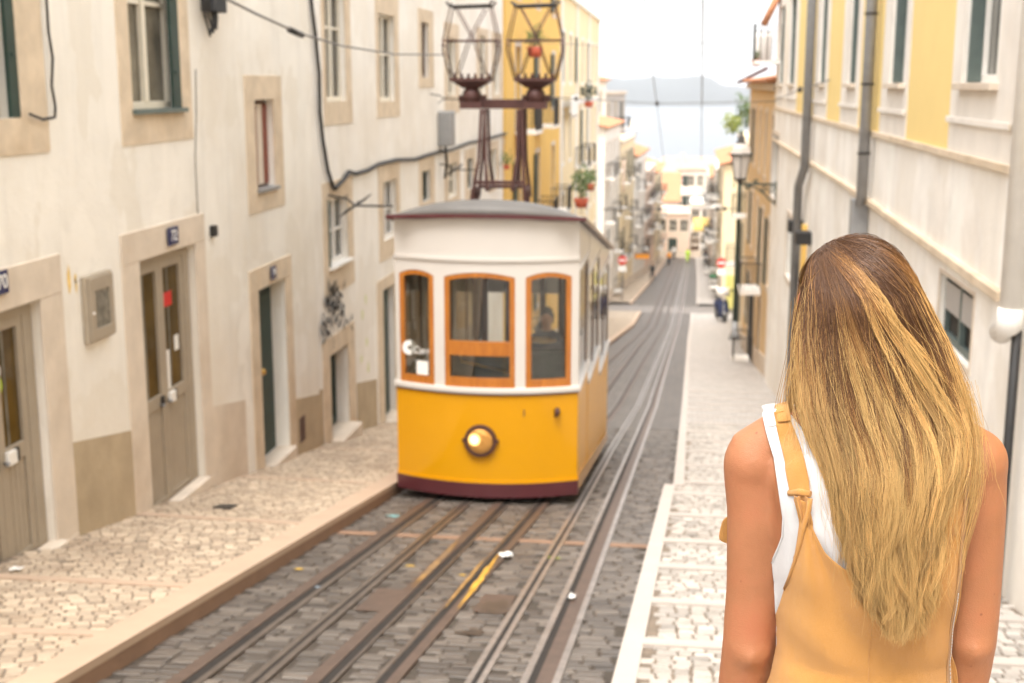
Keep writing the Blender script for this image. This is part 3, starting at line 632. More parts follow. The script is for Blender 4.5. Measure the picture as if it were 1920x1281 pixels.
# ---- second left building -------------------------------------------------------------
B = Bld('town_building', 'long white plastered building behind the tram, with small cream framed windows and a leaf graffiti', (-5.26, 17.74), (-5.26, 37.6))
for o_, u_, kw in (((18.731,19.911,-0.262,1.503), (18.578,20.209,-0.601,1.897), dict(rows=(.62,))), ((22.118,23.364,-0.306,1.201), (21.919,23.703,-0.574,1.576), dict(rows=(.55,))),
                   ((25.806,26.553,0.13,1.23), (25.51,27.059,-0.066,1.481), dict(cols=1, rows=(), fmat='darkwood', pmat='pane_brown')), ((28.672,29.762,-0.267,1.019), (28.305,30.176,-0.64,1.346), dict(rows=(.5,))),
                   ((33.201,34.331,-0.251,1.229), (32.778,34.798,-0.594,1.423), dict(rows=(.5,))), ((35.826,36.952,-0.299,1.238), (35.331,37.386,-0.637,1.419), dict(rows=(.5,))),
                   ((18.623,19.8,-2.724,-1.702), (18.363,20.098,-3.149,-1.437), dict(rows=(.5,), pmat='pane_light', fmat='whitepvc')), ((22.224,23.299,-2.759,-1.7), (21.886,23.595,-3.087,-1.416), dict(rows=(.5,), fmat='whitepvc')),
                   ((25.706,26.561,-2.379,-1.742), (25.403,27.015,-2.658,-1.488), dict(cols=1, rows=(), fmat='green')), ((28.585,29.792,-2.561,-1.765), (28.205,30.146,-2.831,-1.531), dict(rows=(.5,))),
                   ((31.265,32.13,-2.568,-1.797), (30.884,32.544,-2.846,-1.57), dict(rows=(.5,), fmat='green')), ((35.063,36.274,-2.636,-1.778), (34.678,36.698,-2.926,-1.559), dict(rows=(.5,))), ((37.712,38.759,-2.603,-1.723), (37.376,39.123,-2.887,-1.524), dict(rows=(.5,)))):
    w = window(B, B.rect(o_), B.rect(u_), r=.17, fw=.05, **kw)
    if o_[0] < 22 and o_[2] < -2: pass
op = B.rect((18.623,19.8,-2.724,-1.702)); shutter(B.root, op[0] - .015, op[0] + .05, op[2], op[3], -.03, 'greyblue', 3)
MB().box(op[0] - .03, op[1] + .04, -.08, .08, op[2] - .03, op[2] + .012).build('window_sill', 'whitepvc', B.root)
# basement window and far door
op = B.rect((18.525,19.606,-5.385,-4.059)); w = window(B, op, B.rect((18.143,20.005,-5.564,-3.775)), r=.3, cols=1, rows=(), fmat='green', pmat='pane_light', name='window', fw=.09)
MB().box(op[0] - .05, op[1] + .05, -.2, .28, op[2] - .6, op[2] + .01).build('doorstep', 'limestone_pale', B.root, bevel=.02)
op = B.rect((22.058,22.986,-6.053,-3.609)); B.ops.append(tuple(op) + (.3,)); surround(B, op, B.rect((21.631,23.344,-6.25,-3.399)), 'limestone', .014).build('door_surround', 'limestone', B.root)
mb = MB().box(op[0] + .004, op[1] - .004, .12, .17, op[2], op[3] - .004)
for zz in (.05, .36, .68): mb.box(op[0] + .12, op[1] - .12, .105, .1195, op[2] + (op[3] - op[2]) * zz, op[2] + (op[3] - op[2]) * (zz + .26))
d = mb.build('door', 'green', B.root, bevel=.006); MB().sphere((op[0] + .2, .09, op[2] + 1.1), .03).build('door_knob', 'brass', d)
MB().box(op[0] - .05, op[1] + .05, -.2, .115, op[2] - .6, op[2] + .01).build('doorstep', 'limestone_pale', B.root, bevel=.02)
plinth(B, 17.76, yv((18.095,21.256,-4.939,-4.228)), 1.0); plinth(B, yv((20.09,21.256,-4.939,-4.677)), yv((21.489,21.256,-4.939,-4.992)), .98); plinth(B, yv((23.456,25.919,-5.989,-5.435)), 37, .95)
B.wall(5.2 - B.gz, 'plaster2')
# graffiti plant sprayed on the wall
gr = MB(); c0 = B.pt((18.771,-4)); rr = random.Random(11)
base = B.pt((18.632,-3.847)); top = B.pt((18.718,-3.012)); H = top[2] - base[2]
def leafp(x, z, a, L_, w_):
    d = (math.cos(a), math.sin(a)); nn = (-d[1], d[0]); gr.add([(x, -.037, z), (x + d[0] * L_ * .5 + nn[0] * w_, -.037, z + d[1] * L_ * .5 + nn[1] * w_), (x + d[0] * L_, -.037, z + d[1] * L_), (x + d[0] * L_ * .5 - nn[0] * w_, -.037, z + d[1] * L_ * .5 - nn[1] * w_)], [(0, 1, 2, 3)])
for i in range(95):
    t = rr.random(); x = base[0] + rr.uniform(-.75, .75) * (1 - t * .75) + (.6 if i % 7 == 0 else 0); z = base[2] + H * (.16 + .84 * t) - (.1 if i % 7 == 0 else 0)
    leafp(x, z, rr.uniform(-1, 4), rr.uniform(.09, .22), rr.uniform(.02, .05))
for i in range(9):
    t = i / 9; gr.add([(base[0] + .02 * math.sin(i * 2), -.0365, base[2] + H * (t - .15)), (base[0] + .025 + .02 * math.sin(i * 2), -.0365, base[2] + H * (t - .15)), (base[0] + .02 + .02 * math.sin(i * 2 + 2), -.0365, base[2] + H * (t - .03)), (base[0] + .02 * math.sin(i * 2 + 2), -.0365, base[2] + H * (t - .03))], [(0, 1, 2, 3)])
gr.build('graffiti', 'charcoal', B.root)
M['greengraf'] = pm('pale_green_spray', (.66, .68, .36), .8, .1, 9, 0)
g2 = MB()
for q in ((20.585,-3.78), (20.829,-3.549), (20.837,-4.286), (20.442,-4.526), (20.908,-4.766)):
    x_, _, z_ = B.pt(q); pts = [(x_ + math.cos(k) * .07 * rr.uniform(.5, 1.2), -.004, z_ + math.sin(k) * .10 * rr.uniform(.4, 1.2)) for k in [j * math.pi / 5 for j in range(10)]]
    MB().add(pts + [(x_, -.004, z_)], [(k, (k + 1) % 10, 10) for k in range(10)]).build('graffiti', 'greengraf', B.root)

# ---- right hand building ---------------------------------------------------------------
C = Bld('town_building', 'yellow and white building along the right side with grey downpipes', (2.5, 37), (2.5, -3))
led = (13.796,-0.642); ZL = led[1]; zl = ZL - C.gz
wins = (((10.921,12.306,-0.004,1.609), (10.31,12.735,-0.557,1.945)), ((15.407,16.588,-0.012,1.755), (15.156,17.159,-0.617,2.071)), ((19.788,20.745,-0.015,1.97), (19.313,21.508,-0.622,2.366)),
        ((24.094,25.135,0,2.299), (23.562,25.952,-0.631,2.571)), ((30.848,32.421,-0.048,1.664), (29.976,33.445,-0.318,1.987)), ((34.349,35.702,-0.095,1.807), (33.622,36.735,-0.358,2.114)))
ZT = 2.35
for i, (o_, u_) in enumerate(wins):
    op = list(C.rect(o_)); ou = list(C.rect(u_))
    op[2] = -C.gz + .0; op[3] = op[2] + 2.0; ou[3] = op[3] + .2; ou[2] = zl + .01
    w = window(C, op, ou, r=.24, smat='trim_white', rows=(.66,), fmat='whitepvc', pmat='pane_light' if i == 0 else 'pane', cols=2)
    MB().box(op[0] + .006, op[0] + .045, .03, .145, op[2] + .02, op[3] - .02).build('shutter', 'greyblue', w); MB().box(op[1] - .045, op[1] - .006, .03, .145, op[2] + .02, op[3] - .02).build('shutter', 'greyblue', w)
    MB().box(ou[0], ou[1], -.05, -.033, zl + .35, op[2] - .35).build('apron_panel', 'trim_white', w, bevel=.006)
    MB().box(op[0] - .05, op[1] + .05, -.09, .12, op[2] - .05, op[2] + .012).build('window_sill', 'limestone_pale', w, bevel=.006)
# barred basement windows and dark openings
op = C.rect((11.231,12.73,-2.405,-1.773)); op = (op[0], op[1], op[2] - .02, op[3]); C.ops.append(tuple(op) + (.16,))
s = surround(C, op, (op[0] - .03, op[1] + .03, op[2] - .05, op[3] + .03), 'limestone_pale', .01).build('window', 'limestone_pale', C.root)
casement(C, s, op, .15, cols=2, rows=(), fmat='greyblue', pmat='dark', fw=.05)
MB().box(op[0] + .06, op[1] - .06, .052, .056, op[3] - .35, op[3] - .08).build('blind', 'grey_wall', s)
for o_, mt in (((28.511,31.108,-4.469,-3.041), 'greyblue'), ((25.509,27.018,-4.581,-3.726), 'dark'), ((34.926,37.48,-3.104,-1.367), 'pane')):
    op = C.rect(o_); C.ops.append(tuple(op) + (.25,)); s = surround(C, op, (op[0] - .12, op[1] + .12, op[2] - .12, op[3] + .12), 'limestone_pale').build('window', 'limestone_pale', C.root)
    MB().box(op[0] + .005, op[1] - .005, .12, .15, op[2] + .005, op[3] - .005).build('shutter', mt, s)
# ledges
ml = MB(); ml.box(0, C.L, -.045, -.0005, zl - .03, zl + .03); ml.build('ledge', 'limestone', C.root)
a = (19.413,-1.524); b_ = (10.206,-1.616)
ya, za = a; yb, zb = b_
ml = MB(); ml.bar(((37 - ya), -.03, za - C.gz), ((37 - yb), -.03, zb - C.gz), .07, .07); ml.build('ledge', 'limestone', C.root)
ml = MB(); ml.bar((0, -.03, ((26.675,-1.502))[1] - C.gz), ((37 - ya), -.03, za - C.gz), .06, .06); ml.build('ledge', 'limestone', C.root)
C.wall(4.4 - C.gz, 'weathered')
# yellow render above the ledge (3 mm skin on the wall)
z1_ = 4.35 - C.gz; xs_ = sorted([0.0] + [v for (o_, u_) in wins for v in C.rect(u_)[:2]] + [C.L])
for i in range(0, len(xs_) - 1, 2): MB().box(xs_[i] + .004, xs_[i + 1] - .004, -.006, -.0005, zl + .034, z1_).build('render_coat', 'yellow_wall', C.root)
# downpipes
def pipe(b, pts, r, mat, name='downpipe', brackets=()):
    o = MB().tube([b.pt(p, -r - .05 if len(p) < 3 else p[2]) for p in pts], r, 12).build(name, mat, b.root)
    for p in brackets:
        x, y, z = b.pt(p); MB().ring((x, -r - .05, z), r, r + .012, 'z', 14, .03).build('bracket', 'iron', o)
    return o
q = (18.944,1.153); Yp = q[0] * .93
pipe(C, ((Yp, 10), (Yp, ((18.785,-1.466))[1]), (Yp + .25, ((19.142,-1.595))[1] - .05), (Yp + .25, -8)), .075, 'zinc', brackets=((Yp, .9), (Yp, 0), (Yp, -.9)))
x_, _, z_ = C.pt((Yp + .25, ((19.351,-1.824))[1])); MB().box(x_ - .1, x_ + .1, -.23, -.001, z_ - .35, z_ + .3).build('pipe_box', 'zinc', C.root, bevel=.01)
q = (28.506,1.745); Yp = q[0] * .905
pipe(C, ((Yp, 8), (Yp, ((28.1,-1.584))[1]), (Yp + 1.2, ((28.757,-1.852))[1] - .2), (Yp + 1.2, -9.5)), .09, 'zinc')
q = (10.004,-0.948); Yp = q[0] * .945
pipe(C, ((Yp, 6), (Yp, ((9.884,-1.596))[1])), .085, 'whitepvc')
pipe(C, ((Yp, ((9.89,-1.576))[1]), (Yp, ((9.89,-1.576))[1] - .12), (Yp + .22, ((9.89,-1.576))[1] - .22)), .09, 'whitepvc', 'pipe_elbow')
pipe(C, ((Yp, ((9.872,-1.736))[1]), (Yp, -4.2)), .035, 'black', 'pipe')
# pilaster behind it
x_ = C.pt((Yp + .05, 0))[0]; MB().box(x_ - .28, x_ + .24, -.04, -.0005, -1, ((10.206,-1.616))[1] - C.gz).build('pilaster', 'grey_wall', C.root) if False else None
# doorbell boxes
for q in ((27.185,-2.898), (25.415,-2.936)):
    x_, _, z_ = C.pt(q); MB().box(x_ - .22, x_ + .22, -.3, -.001, z_ - .12, z_ + .12).build('lamp_box', 'black', C.root, bevel=.01)
x_, _, z_ = C.pt((26.19,-2.962)); MB().box(x_ - .1, x_ + .1, -.1, -.001, z_ - .9, z_ + .2).build('conduit', 'ochre', C.root)
# balcony with washing at the far end, and a tiled eave
bz = ((1.997,37,0.625))[2]; bx = ((1.814,37,0.842))[0]
cx0 = .2; zb_ = bz - C.gz
MB().box(cx0, cx0 + 1.1, -(2.5 - bx), -.001, zb_ - .1, zb_).build('balcony', 'weathered', C.root)
rb = MB()
for k in range(9): xx = cx0 + 1.1 * k / 8; rb.bar((xx, -(2.5 - bx) + .02, zb_), (xx, -(2.5 - bx) + .02, zb_ + .95), .02)
for k in range(5): yy = -(2.5 - bx) * k / 4 + .02; rb.bar((cx0 + 1.09, yy, zb_), (cx0 + 1.09, yy, zb_ + .95), .02); rb.bar((cx0 + .01, yy, zb_), (cx0 + .01, yy, zb_ + .95), .02)
rb.bar((cx0, -(2.5 - bx) + .02, zb_ + .95), (cx0 + 1.1, -(2.5 - bx) + .02, zb_ + .95), .04); rb.build('railing', 'iron', C.root)
ev = MB(); e0 = ((2.048,37,1.59))[2] - C.gz
for k in range(7): ev.tube([(.05 + .16 * k, -.42, e0), (.05 + .16 * k, -.001, e0 + .9)], .085, 6)
ev.build('tiled_eave', 'terracotta', C.root)

# ------------------------------------------------------------ the funicular tram
TX, TY, TZ = -2.175, 13.9, G(13.9) - .04
T = empty('funicular_tram', (TX, TY, TZ), 0, 'yellow and cream funicular tram with arched wooden windows and a lit round headlamp', 'tram')
HW = 1.055; SL = .178
def yf(x, o=0): return .27 * (x / HW) ** 2 + o
def front(x0, x1, z0, z1, t=.04, n=10, o=0, ztop=None, zbot=None):
    """bowed panel; ztop/zbot may be functions of x"""
    mb = MB(); rows = []
    for k in range(n + 1):
        x = x0 + (x1 - x0) * k / n; a = zbot(x) if zbot else z0; b = ztop(x) if ztop else z1; y = yf(x, o)
        rows.append([(x, y, a), (x, y, b), (x, y + t, b), (x, y + t, a)])
    o_ = len(mb.v); mb.loft(rows, True, True); return mb
def merge(*ms):
    r_ = MB()
    for m_ in ms: r_.add(m_.v, m_.f); r_.sm[-len(m_.f):] = m_.sm
    return r_
def flat(o):   # shade flat across edges
    md = o.modifiers.new('ws', 'EDGE_SPLIT'); md.split_angle = R(30); return o
WB, WT = 1.40, 2.66
wins_t = ((-1.0, -.60), (-.46, .40), (.54, 1.0))
wins_t = ((-1.00, -.57), (-.445, .36), (.475, .975))
def arc(a, b): c = (a + b) / 2; h = (b - a) / 2; return lambda x: WT + .055 * (1 - ((x - c) / h) ** 2)
flat(front(-HW, HW, .28, 1.315, n=24).build('front_apron', 'tyellow', T))
flat(front(-HW - .005, HW + .005, .28, .31, n=24, o=-.014).build('trim_strip', 'tyellow', T))
flat(front(-HW - .01, HW + .01, .115, .28, n=24, t=.06, o=-.022).build('bumper', 'tmaroon', T))
flat(front(-HW - .03, HW + .03, 1.335, 1.40, n=24, t=.08, o=-.035).build('waist_rail', 'tcream', T, bevel=.01))
flat(front(-HW - .008, HW + .008, 1.315, 1.335, n=24, t=.05, o=-.012).build('waist_line', 'tmaroon', T))
# cream upper front: posts between the windows and the head panel
parts = []
edges = [-HW] + [v for w in wins_t for v in w] + [HW]
for i in range(0, len(edges), 2): parts.append(front(edges[i], edges[i + 1], WB, 2.90, n=3))
for a, b in wins_t: parts.append(front(a, b, 0, 2.90, n=10, zbot=arc(a, b)))
flat(merge(*parts).build('front_panel', 'tcream', T))
flat(front(-HW - .006, HW + .006, 2.84, 2.875, n=24, t=.02, o=-.022).build('moulding', 'tcream', T))
def fascia():
    mb = MB(); rows = []
    for k in range(25):
        x = -HW + 2 * HW * k / 24; y = yf(x); rows.append([(x, y, 2.90), (x, y - .015, 3.33 - SL * 0), (x, y + .03, 3.33), (x, y + .04, 2.90)])
    return mb.loft(rows, True, True)
flat(fascia().build('fascia', 'tcream', T))
for i, (a, b) in enumerate(wins_t):
    f = arc(a, b); fw = .06; ms = [front(a, a + fw, WB, 0, t=.05, n=2, o=.004, ztop=lambda x: f(x) - .002), front(b - fw, b, WB, 0, t=.05, n=2, o=.004, ztop=lambda x: f(x) - .002)]
    ms.append(front(a + fw, b - fw, 0, 0, t=.05, n=10, o=.0045, ztop=lambda x: f(x) - .003, zbot=lambda x: f(x) - .055)); ms.append(front(a + fw, b - fw, WB, WB + .09, t=.05, n=8, o=.004))
    if i == 1: ms.append(front(a + fw, b - fw, 1.77, 1.93, t=.06, n=8, o=-.004)); ms.append(front(a + fw, b - fw, WB + .09, WB + .11, t=.05, n=8, o=.01))
    w = flat(merge(*ms).build('front_window', 'wood', T))
    flat(front(a + fw * .5, b - fw * .5, WB + .05, 2.6, t=.004, n=10, o=.032, ztop=lambda x: f(x) - .03).build('pane', 'glass', w))
# headlamp: brass ring, lens, reflector
LX, LZ = -.03, .79
hl = MB().ring((LX, -.02, LZ), .150, .185, 'y', 32, .07).build('headlamp', 'rust', T, bevel=.006)
m, n, l, bs = nt('lit_headlamp_lens')
co = n.new('ShaderNodeTexCoord').outputs['Object']
vd = n.new('ShaderNodeVectorMath'); vd.operation = 'DISTANCE'; l.new(co, vd.inputs[0]); vd.inputs[1].default_value = (LX - .062, -.06, LZ + .02)
bs.inputs['Base Color'].default_value = (.55, .25, .05, 1); bs.inputs['Roughness'].default_value = .25; bs.inputs['Metallic'].default_value = .4
bs.inputs['Emission Color'].default_value = (1, .62, .22, 1); l.new(ramp(n, l, vd.outputs['Value'], .03, .075, 1.6, .03), bs.inputs['Emission Strength'])
bump(n, l, bs, noise(n, l, co, 22, 2), .8, .02)
mb = MB(); rings = []
for k in range(7):
    t = k / 6 * math.pi / 2; rr_ = .151 * math.cos(t) + .002; rings.append([(LX + rr_ * math.cos(2 * math.pi * q / 28), -.03 - .045 * math.sin(t), LZ + rr_ * math.sin(2 * math.pi * q / 28)) for q in range(28)])
mb.loft(rings).build('lens', m, hl)
for s_ in (-1, 1): MB().box(LX + s_ * .19 - .02, LX + s_ * .19 + .02, -.04, .012, LZ - .015, LZ + .015).build('lamp_clip', 'rust', hl)
for s_, z_ in ((-.19, 1.09),):
    pass
x_ = .83; MB().sphere((x_, yf(x_) - .035, 1.12), (.035, .04, .05)).tube([(x_, yf(x_) - .02, 1.15), (x_ + .01, yf(x_) - .08, 1.13), (x_ - .02, yf(x_) - .07, 1.07)], .018, 8).build('coupling_hook', 'rust', T)
x_ = .46; MB().box(x_ - .008, x_ + .008, yf(x_) - .004, yf(x_) + .01, 1.07, 1.15).build('slot', 'tmaroon', T)
# window lettering and notice on the left front window
xl = -.885; ang = math.atan(2 * .27 * xl / HW ** 2)
MB().ring((0, 0, 0), .025, .085, 'y', 24, .003).build('emblem', 'paper', T).location = (xl, yf(xl) + .028, 1.80)
o = text_mesh('window_lettering', 'Carris', .12, 'paper', T, (-.70, yf(-.70) + .026, 1.78), (R(90), 0, math.atan(2 * .27 * -.70 / HW ** 2)), .001)
flat(front(-.80, -.655, 1.50, 1.66, t=.003, n=3, o=.028).build('notice_sheet', 'paper', T))
# sides: three stepped compartments
cps = ((.29, 1.72), (1.72, 3.9), (3.9, 6.2)); LEN = 6.2
for s_ in (1, -1):
    X = HW * s_; X2 = X - .04 * s_; xa, xb = min(X, X2), max(X, X2)
    for k, (y0, y1) in enumerate(cps):
        d = SL * (y0 - .29); sill = 1.40 - d; top = 2.72 - d
        e = .006 * (k % 2)
        P = MB(); zb0, zb1 = .36 - SL * y0, .36 - SL * y1
        P.hexa([(xa - e, y0, zb0), (xb + e, y0, zb0), (xb + e, y1, zb1), (xa - e, y1, zb1), (xa - e, y0, sill - .06), (xb + e, y0, sill - .06), (xb + e, y1, sill - .06), (xa - e, y1, sill - .06)])
        P.build('side_panel', 'tyellow_side', T)
        MB().box(xa - .03, xb + .03, y0 - .01, y1 + .012, sill - .06, sill).build('window_sill', 'tcream', T, bevel=.008)
        F = MB(); F.hexa([(xa - e, y0, top), (xb + e, y0, top), (xb + e, y1, top), (xa - e, y1, top), (xa - e, y0, 3.33 - SL * y0), (xb + e, y0, 3.33 - SL * y0), (xb + e, y1, 3.33 - SL * y1), (xa - e, y1, 3.33 - SL * y1)])
        F.build('side_fascia', 'tcream', T); MB().box(xa - .018, xb + .018, y0 + .002, y1 - .002, top, top + .04).build('drip_rail', 'tcream', T)
        po = MB().box(xa, xb, y0, y0 + (.08 if k else .12), sill, top).box(xa, xb, y1 - .07, y1 - .001, sill, top); po.build('window_post', 'tcream', T)
        nb = 1 if k == 0 else 2
        fr = MB()
        for q in range(nb + 1):
            yy = y0 + .12 + (y1 - y0 - .24) * q / nb; fr.box(xa + .006, xb - .006, yy - .035, yy + .035, sill, top)
        fr.build('window_frame', 'darkwood', T)
        MB().box((xa + xb) / 2 - .003, (xa + xb) / 2 + .003, y0 + .13, y1 - .13, sill, top).build('pane', 'glass', T)
        # bottom trim
    P = MB().hexa([(xa - .01, .29, .15), (xb + .01, .29, .15), (xb + .01, LEN, .15 - SL * (LEN - .29)), (xa - .01, LEN, .15 - SL * (LEN - .29)), (xa - .01, .29, .335), (xb + .01, .29, .335), (xb + .01, LEN, .335 - SL * LEN), (xa - .01, LEN, .335 - SL * LEN)]); P.build('side_skirt', 'tyellow', T)
# back wall
d = SL * LEN; bk = MB()
bk.box(-HW + .042, HW - .042, LEN - .06, LEN - .002, .36 - d, 1.1 - d); bk.box(-HW + .042, HW - .042, LEN - .06, LEN - .002, 2.6 - d, 3.3 - d)
for x_ in (-.98, -.4, .4, .98): bk.box(x_ - .05, x_ + .05, LEN - .06, LEN - .002, 1.1 - d, 2.6 - d)
bk.build('rear_wall', 'tcream', T)
# roof
rows = []; ysr = [0, .06, .14, .28, .5, .8, 1.2, 2, 3, 4, 5, 5.7, 6.0, 6.2, 6.3]
for v in ysr:
    row = []
    for k in range(25):
        u = -1 + 2 * k / 24; x = (HW + .06) * u; y = yf(min(1, abs(u)) * HW, -.07) * (1 - v / 6.3) + v
        e = min(1, v / .55); e2 = min(1, (6.3 - v) / .5); rise = .21 * (1 - (1 - e) ** 2) ** .5 * (1 - (1 - e2) ** 2) ** .5 if v > 0 else 0
        row.append((x, y, 3.355 - SL * (y - .0) + rise * (1 - abs(u) ** 2.6)))
    rows.append(row)
ro = MB().grid(rows).build('roof', 'troof', T); so = ro.modifiers.new('s', 'SOLIDIFY'); so.thickness = .03; so.offset = -1
# maroon roof edge
ed = []
for k in range(25):
    u = -1 + 2 * k / 24; x = (HW + .075) * u; y = yf(min(1, abs(u)) * HW, -.085); ed.append((x, y, 3.335 - SL * y))
mb = MB(); prof = lambda p, nx_, ny_: [(p[0], p[1], p[2] - .022), (p[0], p[1], p[2] + .02), (p[0] - nx_ * .04, p[1] - ny_ * .04, p[2] + .02), (p[0] - nx_ * .04, p[1] - ny_ * .04, p[2] - .022)]
mb.loft([prof(p, 0, -1) for p in ed], True, False)
for s_ in (-1, 1):
    p0_ = ed[-1] if s_ > 0 else ed[0]; p1_ = (p0_[0], 6.3, 3.335 - SL * 6.3); mb.loft([prof(p0_, s_, 0), prof(p1_, s_, 0)], True, False)
mb.build('roof_edge', 'tmaroon', T)
mb = MB(); mb.grid([[( -HW + .04, y, 3.30 - SL * y), (HW - .04, y, 3.30 - SL * y)] for y in (.05, 6.2)]); mb.build('ceiling', 'tcream', T)
# interior: floors, partitions, seats, driver's desk
for k, (y0, y1) in enumerate(cps):
    d = SL * (y0 - .29); fl = .46 - SL * (y1 - .29)
    MB().box(-HW + .045, HW - .045, y0 + .002, y1 - .002, fl, fl + .05).build('floor', 'darkwood', T)
    if k:
        pb = MB(); pb.box(-HW + .045, HW - .045, y0 + .01, y0 + .05, fl + .05, 1.25 - d)
        for x_ in (-.72, -.25, .25, .72): pb.box(x_ - .04, x_ + .04, y0 + .01, y0 + .05, 1.25 - d, 2.9 - SL * y0)
        pb.build('partition', 'darkwood', T)
        for yy in (y0 + .3, y1 - .55):
            st = MB().box(-HW + .05, HW - .05, yy, yy + .38, fl + .42, fl + .47).box(-HW + .05, HW - .05, yy + (.0 if yy > y0 + 1 else .0), yy + .03, fl + .47, fl + .95); st.build('bench', 'darkwood', T, bevel=.01)
M['tramgreen'] = pm('dark_green_panel', (.035, .05, .032), .5, .2, 6, .1)
MB().box(-.43, .96, .40, .52, .45, 1.76).build('driver_desk', 'tramgreen', T, bevel=.01)
MB().tube([(.30 + .0, .36, 1.5), (-.30, .36, 1.62), (-.36, .37, 1.78)], .014, 6).build('brake_lever', 'brass', T)
MB().tube([(.6 + .16 * math.cos(a), .55 + .10 * math.sin(a), 1.86) for a in [k * math.pi / 8 for k in range(17)]], .018, 8, False).build('hand_wheel', 'brass', T)
# underframe and wheels
ub = MB().hexa([(-.98, .45, .12), (.98, .45, .12), (.98, 6.0, -.86), (-.98, 6.0, -.86), (-.98, .30, .42), (.98, .30, .42), (.98, 6.0, -.60), (-.98, 6.0, -.60)]); ub.build('underframe', 'black', T)
for y_ in (1.5, 4.8):
    for s_ in (-1, 1):
        MB().disc((s_ * .46, y_, .30 - SL * y_), .30, 'x', 28, .09).build('wheel', 'iron', T)
# current collectors: frame with two diamond pantographs
FY = 16.72 - TY
def tp(px_, pz_, dy=0): return (px_, FY + dy, pz_)
fr = MB()
def TPL(*q): return q
def loc_(p, dy=0): return (p[0] - TX, FY + dy, p[2] - TZ)
Q = lambda p, dy=0: loc_(p, dy)
YP = TY + FY
for dy, sx in ((-.16, 0), (.16, 1)):
    for top_, bot_, bow in (((-2.598,16.72,-0.32), (-2.71,16.72,-1.476), (-2.636,16.72,-0.973)), ((-2.556,16.72,-0.32), (-2.51,16.72,-1.32), (-2.544,16.72,-0.973)),
                            ((-2.115,16.72,-0.318), (-2.177,16.72,-1.317), (-2.135,16.72,-0.97)), ((-2.073,16.72,-0.318), (-2.015,16.72,-1.469), (-2.051,16.72,-0.969))):
        fr.tube([Q(top_, dy), Q(bow, dy), Q(bot_, dy * 1.8)], [.022, .021, .028], 8)
fr.bar(Q((-2.864,16.72,-0.252)), Q((-1.768,16.72,-0.25)), .10, .12); fr.bar(Q((-2.694,16.72,-1.252), -.2), Q((-2.023,16.72,-1.246), -.2), .04, .045); fr.bar(Q((-2.695,16.72,-1.336), .2), Q((-2.022,16.72,-1.329), .2), .04, .045)
for p in ((-2.695,16.72,-1.357), (-2.51,16.72,-1.334), (-2.177,16.72,-1.331), (-2.022,16.72,-1.35)): fr.bar(Q(p, -.30), Q(p, .30), .045, .05)
for p in ((-2.695,16.72,-1.357), (-2.022,16.72,-1.35)):
    x_, y_, z_ = Q(p); fr.box(x_ - .035, x_ + .035, y_ - .05, y_ + .05, 3.0, z_); fr.box(x_ - .11, x_ + .11, y_ - .08, y_ + .08, 3.50 - SL * FY, 3.56 - SL * FY + .03)
fr.build('collector_frame', 'rust', T, bevel=.004)
for cx, ci in ((885, 0), (1004, 1)):
    pg = MB(); sc_ = 1.0; pp = lambda x, y, dy: Q((TXY(x, y)[0], 0, TXY(x, y)[1]), dy)
    def TXY(x, y):   # local picture of the pantograph seen square on, laid out in metres from its own foot
        return (PF[0] + (x - cx) / 141.5, PF[2] - (y - 195) / 141.5)
    PF = (-2.745,16.72,-0.252) if ci == 0 else (-1.914,16.72,-0.25)
    x0_, y0_, z0_ = Q(PF)
    base = MB().sphere((x0_, y0_, z0_ + .10), (.13, .16, .13)).box(x0_ - .14, x0_ + .15, y0_ - .14, y0_ + .14, z0_ - .06, z0_ + .03); base.tube([(x0_, y0_, z0_ + .1), (x0_ + .03, y0_, z0_ + .3)], .07, 10)
    base.tube([(x0_ - .17, y0_, z0_ + .07), (x0_ + .19, y0_, z0_ + .07)], .045, 10)
    bo = base.build('pantograph', 'rust', T)
    tr = MB(); tr.box(x0_ - .26, x0_ + .26, y0_ - .2, y0_ + .2, z0_ + .29, z0_ + .33); tr.loft([[(x0_ - .10, y0_ - .1, z0_ + .2), (x0_ + .10, y0_ - .1, z0_ + .2), (x0_ + .10, y0_ + .1, z0_ + .2), (x0_ - .10, y0_ + .1, z0_ + .2)], [(x0_ - .24, y0_ - .18, z0_ + .289), (x0_ + .24, y0_ - .18, z0_ + .289), (x0_ + .24, y0_ + .18, z0_ + .289), (x0_ - .24, y0_ + .18, z0_ + .289)]], True, False)
    for k in range(6): tr.tube([(x0_ - .22 + .088 * k, y0_, z0_ + .33), (x0_ - .22 + .088 * k, y0_, z0_ + .39)], [.022, .014], 8)
    tr.build('spring_tray', 'rust', bo)
    ar = MB()
    for dy in (-.12, .12):
        for s_ in (-1, 1):
            ar.tube([pp(cx + s_ * 37, 150, dy), pp(cx + s_ * 50, 100, dy * 1.2), pp(cx + s_ * 49, 78, dy * 1.25)], [.010, .012, .011], 6)
            ar.tube([pp(cx + s_ * 49, 78, dy * 1.25), pp(cx + s_ * 36, 22, dy)], .009, 6); ar.tube([pp(cx + s_ * 26, 142, dy), pp(cx + s_ * 4, 80, dy), pp(cx - s_ * 26, 26, dy)], .008, 6)
        ar.tube([pp(cx - 51, 82, dy * 1.2), pp(cx + 50, 82, dy * 1.2)], .010, 6); pass
    for s_ in (-1, 1):
        ar.tube([pp(cx + s_ * 50, 90, -.2), pp(cx + s_ * 50, 90, .2)], .010, 6)
    ar.build('pantograph_arm', 'rust', bo)
    hd = MB()
    for dy in (-.15, .15): hd.tube([pp(cx - 42, 14, dy), pp(cx - 36, 22, dy), pp(cx + 36, 20, dy), pp(cx + 42, 12, dy)], .018, 8)
    for s_ in (-1, 0, 1): hd.tube([pp(cx + s_ * 36, 20, -.16), pp(cx + s_ * 36, 20, .16)], .016, 6)
    hd.build('collector_bow', 'iron', bo)

